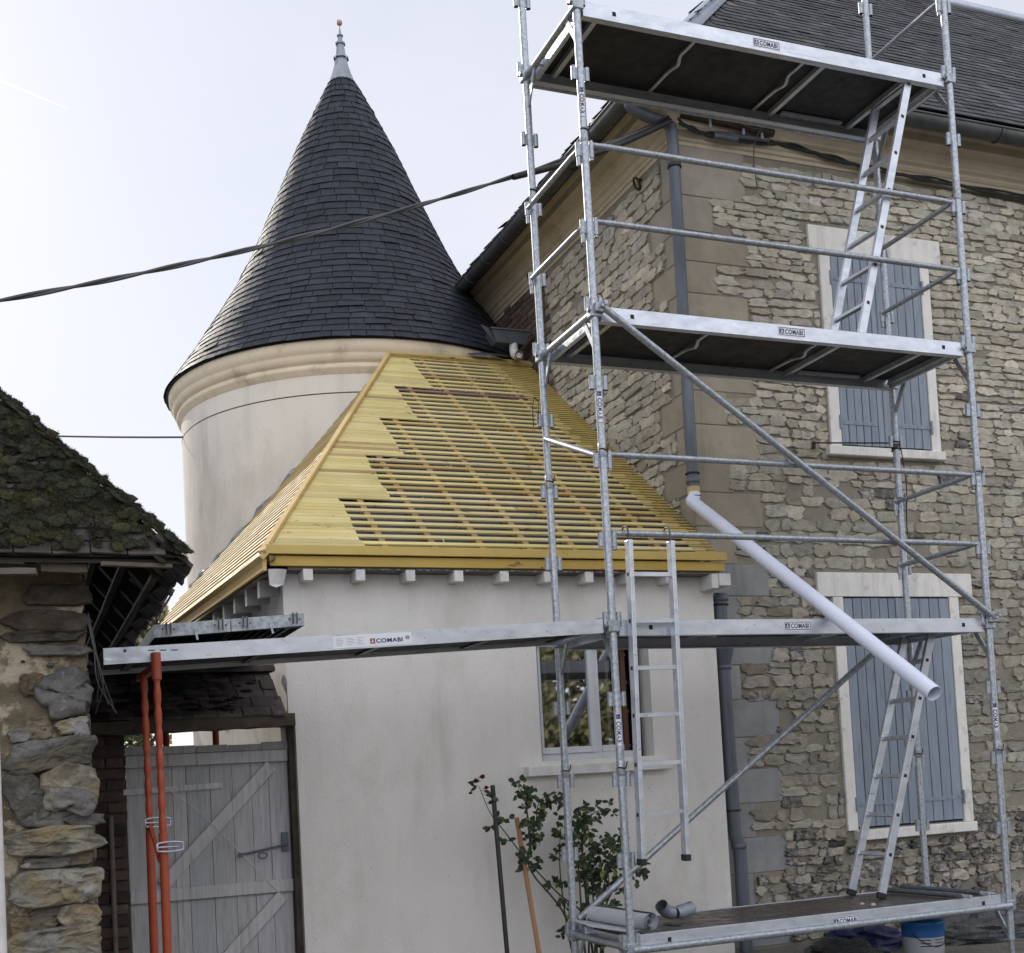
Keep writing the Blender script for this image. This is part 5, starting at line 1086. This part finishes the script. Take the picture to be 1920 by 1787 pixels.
# ------------------------------------------------------------------ rose and stakes
rs_ = thing('rose_bush', 'climbing rose with dark leaves and red blooms against the white wall', 'shrub', (.3, 1.25, 0))
random.seed(21)
stems = [[(.27, 1.2, 0), (.27, 1.15, .22), (.21, 1.15, .50), (.03, 1.15, .66), (-.2, 1.15, .92), (-.35, 1.15, 1.12), (-.45, 1.15, 1.26), (-.52, 1.15, 1.44)],
 [(.19, 1.2, 0), (.10, 1.2, .48), (-.13, 1.2, .80), (-.16, 1.2, .95), (-.09, 1.2, 1.17), (-.06, 1.2, 1.30), (.02, 1.2, 1.36)], [(.2, 1.1, 0), (.18, 1.1, .5), (.17, 1.1, .93), (.10, 1.1, 1.24), (.03, 1.1, 1.36)],
 [(.4, 1.25, 0), (.41, 1.25, .72), (.50, 1.25, .9), (.61, 1.25, 1.05)], [(.31, 1.2, 0), (.26, 1.2, .77), (.28, 1.2, 1.07), (.36, 1.2, 1.20), (.46, 1.2, 1.22)], [(.33, 1.2, 0), (.42, 1.2, .53), (.60, 1.2, .72), (.75, 1.2, .80)],
 [(-.16, 1.15, .93), (-.19, 1.1, 1.20), (-.21, 1.1, 1.37), (-.25, 1.1, 1.42)], [(.3, 1.3, 0), (.33, 1.3, .6), (.30, 1.3, 1.0), (.34, 1.25, 1.25)], [(.36, 1.15, 0), (.35, 1.15, .5), (.45, 1.15, .85), (.52, 1.1, 1.02)], [(.22, 1.3, 0), (.15, 1.3, .4), (.12, 1.3, .8), (.14, 1.3, 1.1)],
 [(.38, 1.3, 0), (.37, 1.3, .55), (.37, 1.32, 1.24)], [(.25, 1.1, .1), (.30, 1.1, .45), (.38, 1.05, .7), (.36, 1.05, .95)]]
pts = []
for s_ in stems:
    P = curve(s_, 8); m = MB(); n_ = len(P); m.tube(P, .006, 7, rs=[.0085*(1-.75*i/n_) for i in range(n_)]); m.build('stem', 'stem', rs_); pts.append(P)
def leaf(mb, p, d, n_, ln, wd, tint):
    s2 = d.cross(n_).normalized(); q = .18*wd; A = [p, p+d*ln*.25+s2*wd*.42+n_*q, p+d*ln*.55+s2*wd*.5+n_*q, p+d*ln*.85+s2*wd*.25+n_*q*.5, p+d*ln-n_*ln*.08, p+d*ln*.85-s2*wd*.25+n_*q*.5, p+d*ln*.55-s2*wd*.5+n_*q, p+d*ln*.25-s2*wd*.42+n_*q, p+d*ln*.5]
    mb.add(A, [(0, 1, 8), (1, 2, 8), (2, 3, 8), (3, 4, 8), (4, 5, 8), (5, 6, 8), (6, 7, 8), (7, 0, 8)], tint)
m = MB()
def spray(p, k=5, sz=.055):
    d0_ = V(rnd(-1, 1), rnd(-1, .4), rnd(-.5, .7)).normalized(); e_ = p+d0_*rnd(.05, .10); m.tube([p, p.lerp(e_, .5)+V(0, 0, .006), e_], .0015, 4, cap=False)
    for j in range(k):
        t_ = .35+.65*j/(k-1) if k > 1 else 1; b = p.lerp(e_, t_); d = (d0_*.5+V(rnd(-1, 1), rnd(-.7, .5), rnd(-.9, .5))).normalized(); n_ = V(rnd(-.5, .5), -1, rnd(-.2, .9)).normalized(); n_ = (n_-d*n_.dot(d)).normalized()
        g = rnd(.6, 1.5); tn = (g, g, g*.9) if random.random() > .09 else (g*3.6, g*2.6, g*1.2); leaf(m, b, d, n_, sz*rnd(.5, 1.15), sz*rnd(.4, .7), tn)
for i, P in enumerate(pts):
    n_ = len(P)
    for j in range(n_):
        z = P[j].z
        if i == 0: pr = .55 if z > .95 else .12
        else: pr = .55 if z > .75 else (.45 if z > .35 else .12)
        if random.random() < pr: spray(P[j], random.choice((3, 4, 5)), .06)
        if i > 0 and z > .7 and random.random() < .18: spray(P[j]+V(rnd(-.05, .05), rnd(-.06, .06), rnd(-.04, .04)), 4, .06)
for _ in range(60): spray(V(random.gauss(.36, .10), rnd(1.05, 1.4), random.gauss(.80, .2)), 4, .058)
m.build('leaves', 'leaf', rs_)
for c, r in (((-.54, 1.15, 1.48), .03), ((-.50, 1.13, 1.505), .028), ((-.56, 1.14, 1.45), .014), ((-.475, 1.13, 1.43), .022), ((-.59, 1.14, 1.40), .018), ((.43, 1.08, .85), .03), ((.46, 1.08, .81), .02)):
    m = MB(); c = Vector(c)
    for k in range(16):
        a = rnd(0, 6.28); th = rnd(.1, 1.4); d = V(math.cos(a)*math.sin(th), math.sin(a)*math.sin(th), math.cos(th)); leaf(m, c-V(0, 0, r*.4), d, d.cross(V(0, 0, 1)).cross(d).normalized() if abs(d.z) < .99 else V(1, 0, 0), r*1.25, r*1.1, g3(.3))
    m.build('bloom', 'rose', rs_)
m = MB(); m.tube([(-.405, 1.05, -.05), (-.44, 1.10, 1.44), (-.441, 1.10, 1.449)], .0165, 14, rs=[.0165, .0165, .012]); tag(m.build('green_stake', 'cable'), 'straight dark green garden stake beside the red roses', 'stake')
m = MB(); rough_beam(m, (-.10, 1.16, -.05), (-.235, 1.20, 1.21), .074, .028, seg=14, amp=.002); st = m.build('wooden_stake', 'stakewood'); tag(st, 'slanting reddish wooden stake with a foil scrap behind the rose stems', 'stake')
m = MB(); mossy(m, [(-.185, 1.165, .945)], .018, 14, .02); m.build('foil_scrap', 'foil', st)
# ------------------------------------------------------------------ greenery beyond and behind
def crown(mb, c, s, n, lf, seed, tintf=lambda: g3(.3), dens=.0):
    random.seed(seed); k = 0
    while k < n:
        d = V(random.gauss(0, 1), random.gauss(0, 1), random.gauss(0, 1)).normalized(); r = rnd(.2, 1)**.45; p = V(d.x*r*s[0], d.y*r*s[1], d.z*r*s[2])
        if noise.noise(p*(2.2/max(s))*1.6+V(seed, 0, 0)) < dens: continue
        q = Vector(c)+p; dd = V(rnd(-1, 1), rnd(-1, 1), rnd(-1, .6)).normalized(); nn = dd.orthogonal().normalized()*lf*.5; mb.add([q-nn*.3, q+dd*lf*.5+nn, q+dd*lf, q+dd*lf*.5-nn], [(0, 1, 2, 3)], tintf()); k += 1
def tree(name, label, base, h, s, n, lf, matn, seed, limbs=7, bare=False, cz=.68):
    t = thing(name, label, 'shrub' if h < 4 else 'tree', base); b = Vector(base); m = MB(); random.seed(seed); top = b+V(0, 0, h)
    m.tube([b, b+V(.05*h*.3, 0, h*.4), b+V(0, 0, h*.8)], .05, 8, rs=[.022*h, .016*h, .006*h])
    for k in range(limbs):
        a = rnd(0, 6.28); z = rnd(.25, .75); p = b+V(0, 0, h*z); e_ = p+V(math.cos(a)*s[0]*.8, math.sin(a)*s[1]*.8, h*rnd(.1, .3)); m.tube([p, p.lerp(e_, .5)+V(0, 0, .05*h), e_], .02, 6, rs=[.010*h, .006*h, .002*h])
        if bare:
            for _ in range(12): t_ = rnd(.3, 1); q = p.lerp(e_, t_); r_ = q+V(rnd(-.4, .4), rnd(-.4, .4), rnd(.1, .6)); m.tube([q, r_], .008, 4, rs=[.008, .003]); m.tube([q.lerp(r_, .6), r_+V(rnd(-.25, .25), 0, rnd(.05, .3))], .004, 4, rs=[.004, .002])
    m.build('trunk', 'bark', t)
    if n: m = MB(); crown(m, b+V(0, 0, h*cz), s, n, lf, seed); m.build('crown', matn, t)
    return t
tree('evergreen_shrub', 'sunlit yellow green bush seen between the barn eave and the planks', (-2.05, 9.0, 0), 4.45, (.62, .6, 1.0), 5200, .075, 'paleleaf', 4)
tree('bare_tree', 'pale leafless tree in the gap left of the round tower', (-2.4, 22, 0), 7.6, (2.4, 2.0, 3), 0, 0, 'foliage', 12, limbs=16, bare=True)
tree('hedge_bush', 'green bush glimpsed through the gap above the gate', (-2.9, 6.0, 0), 2.9, (.75, .6, .8), 2600, .06, 'foliage', 15)
# trees and a barn across the lane, seen only mirrored in the window
for i, (x, y, h) in enumerate(((6.5, -17, 8), (10.5, -19, 9.5), (14.5, -16, 8), (2.0, -22, 9))):
    tree('lane_tree', 'leafy tree across the lane mirrored in the lean-to window', (x, y, 0), h, (2.9, 2.2, h*.5), 9500, .19, 'paleleaf', 30+i, cz=.5)['group'] = 'trees across the lane'
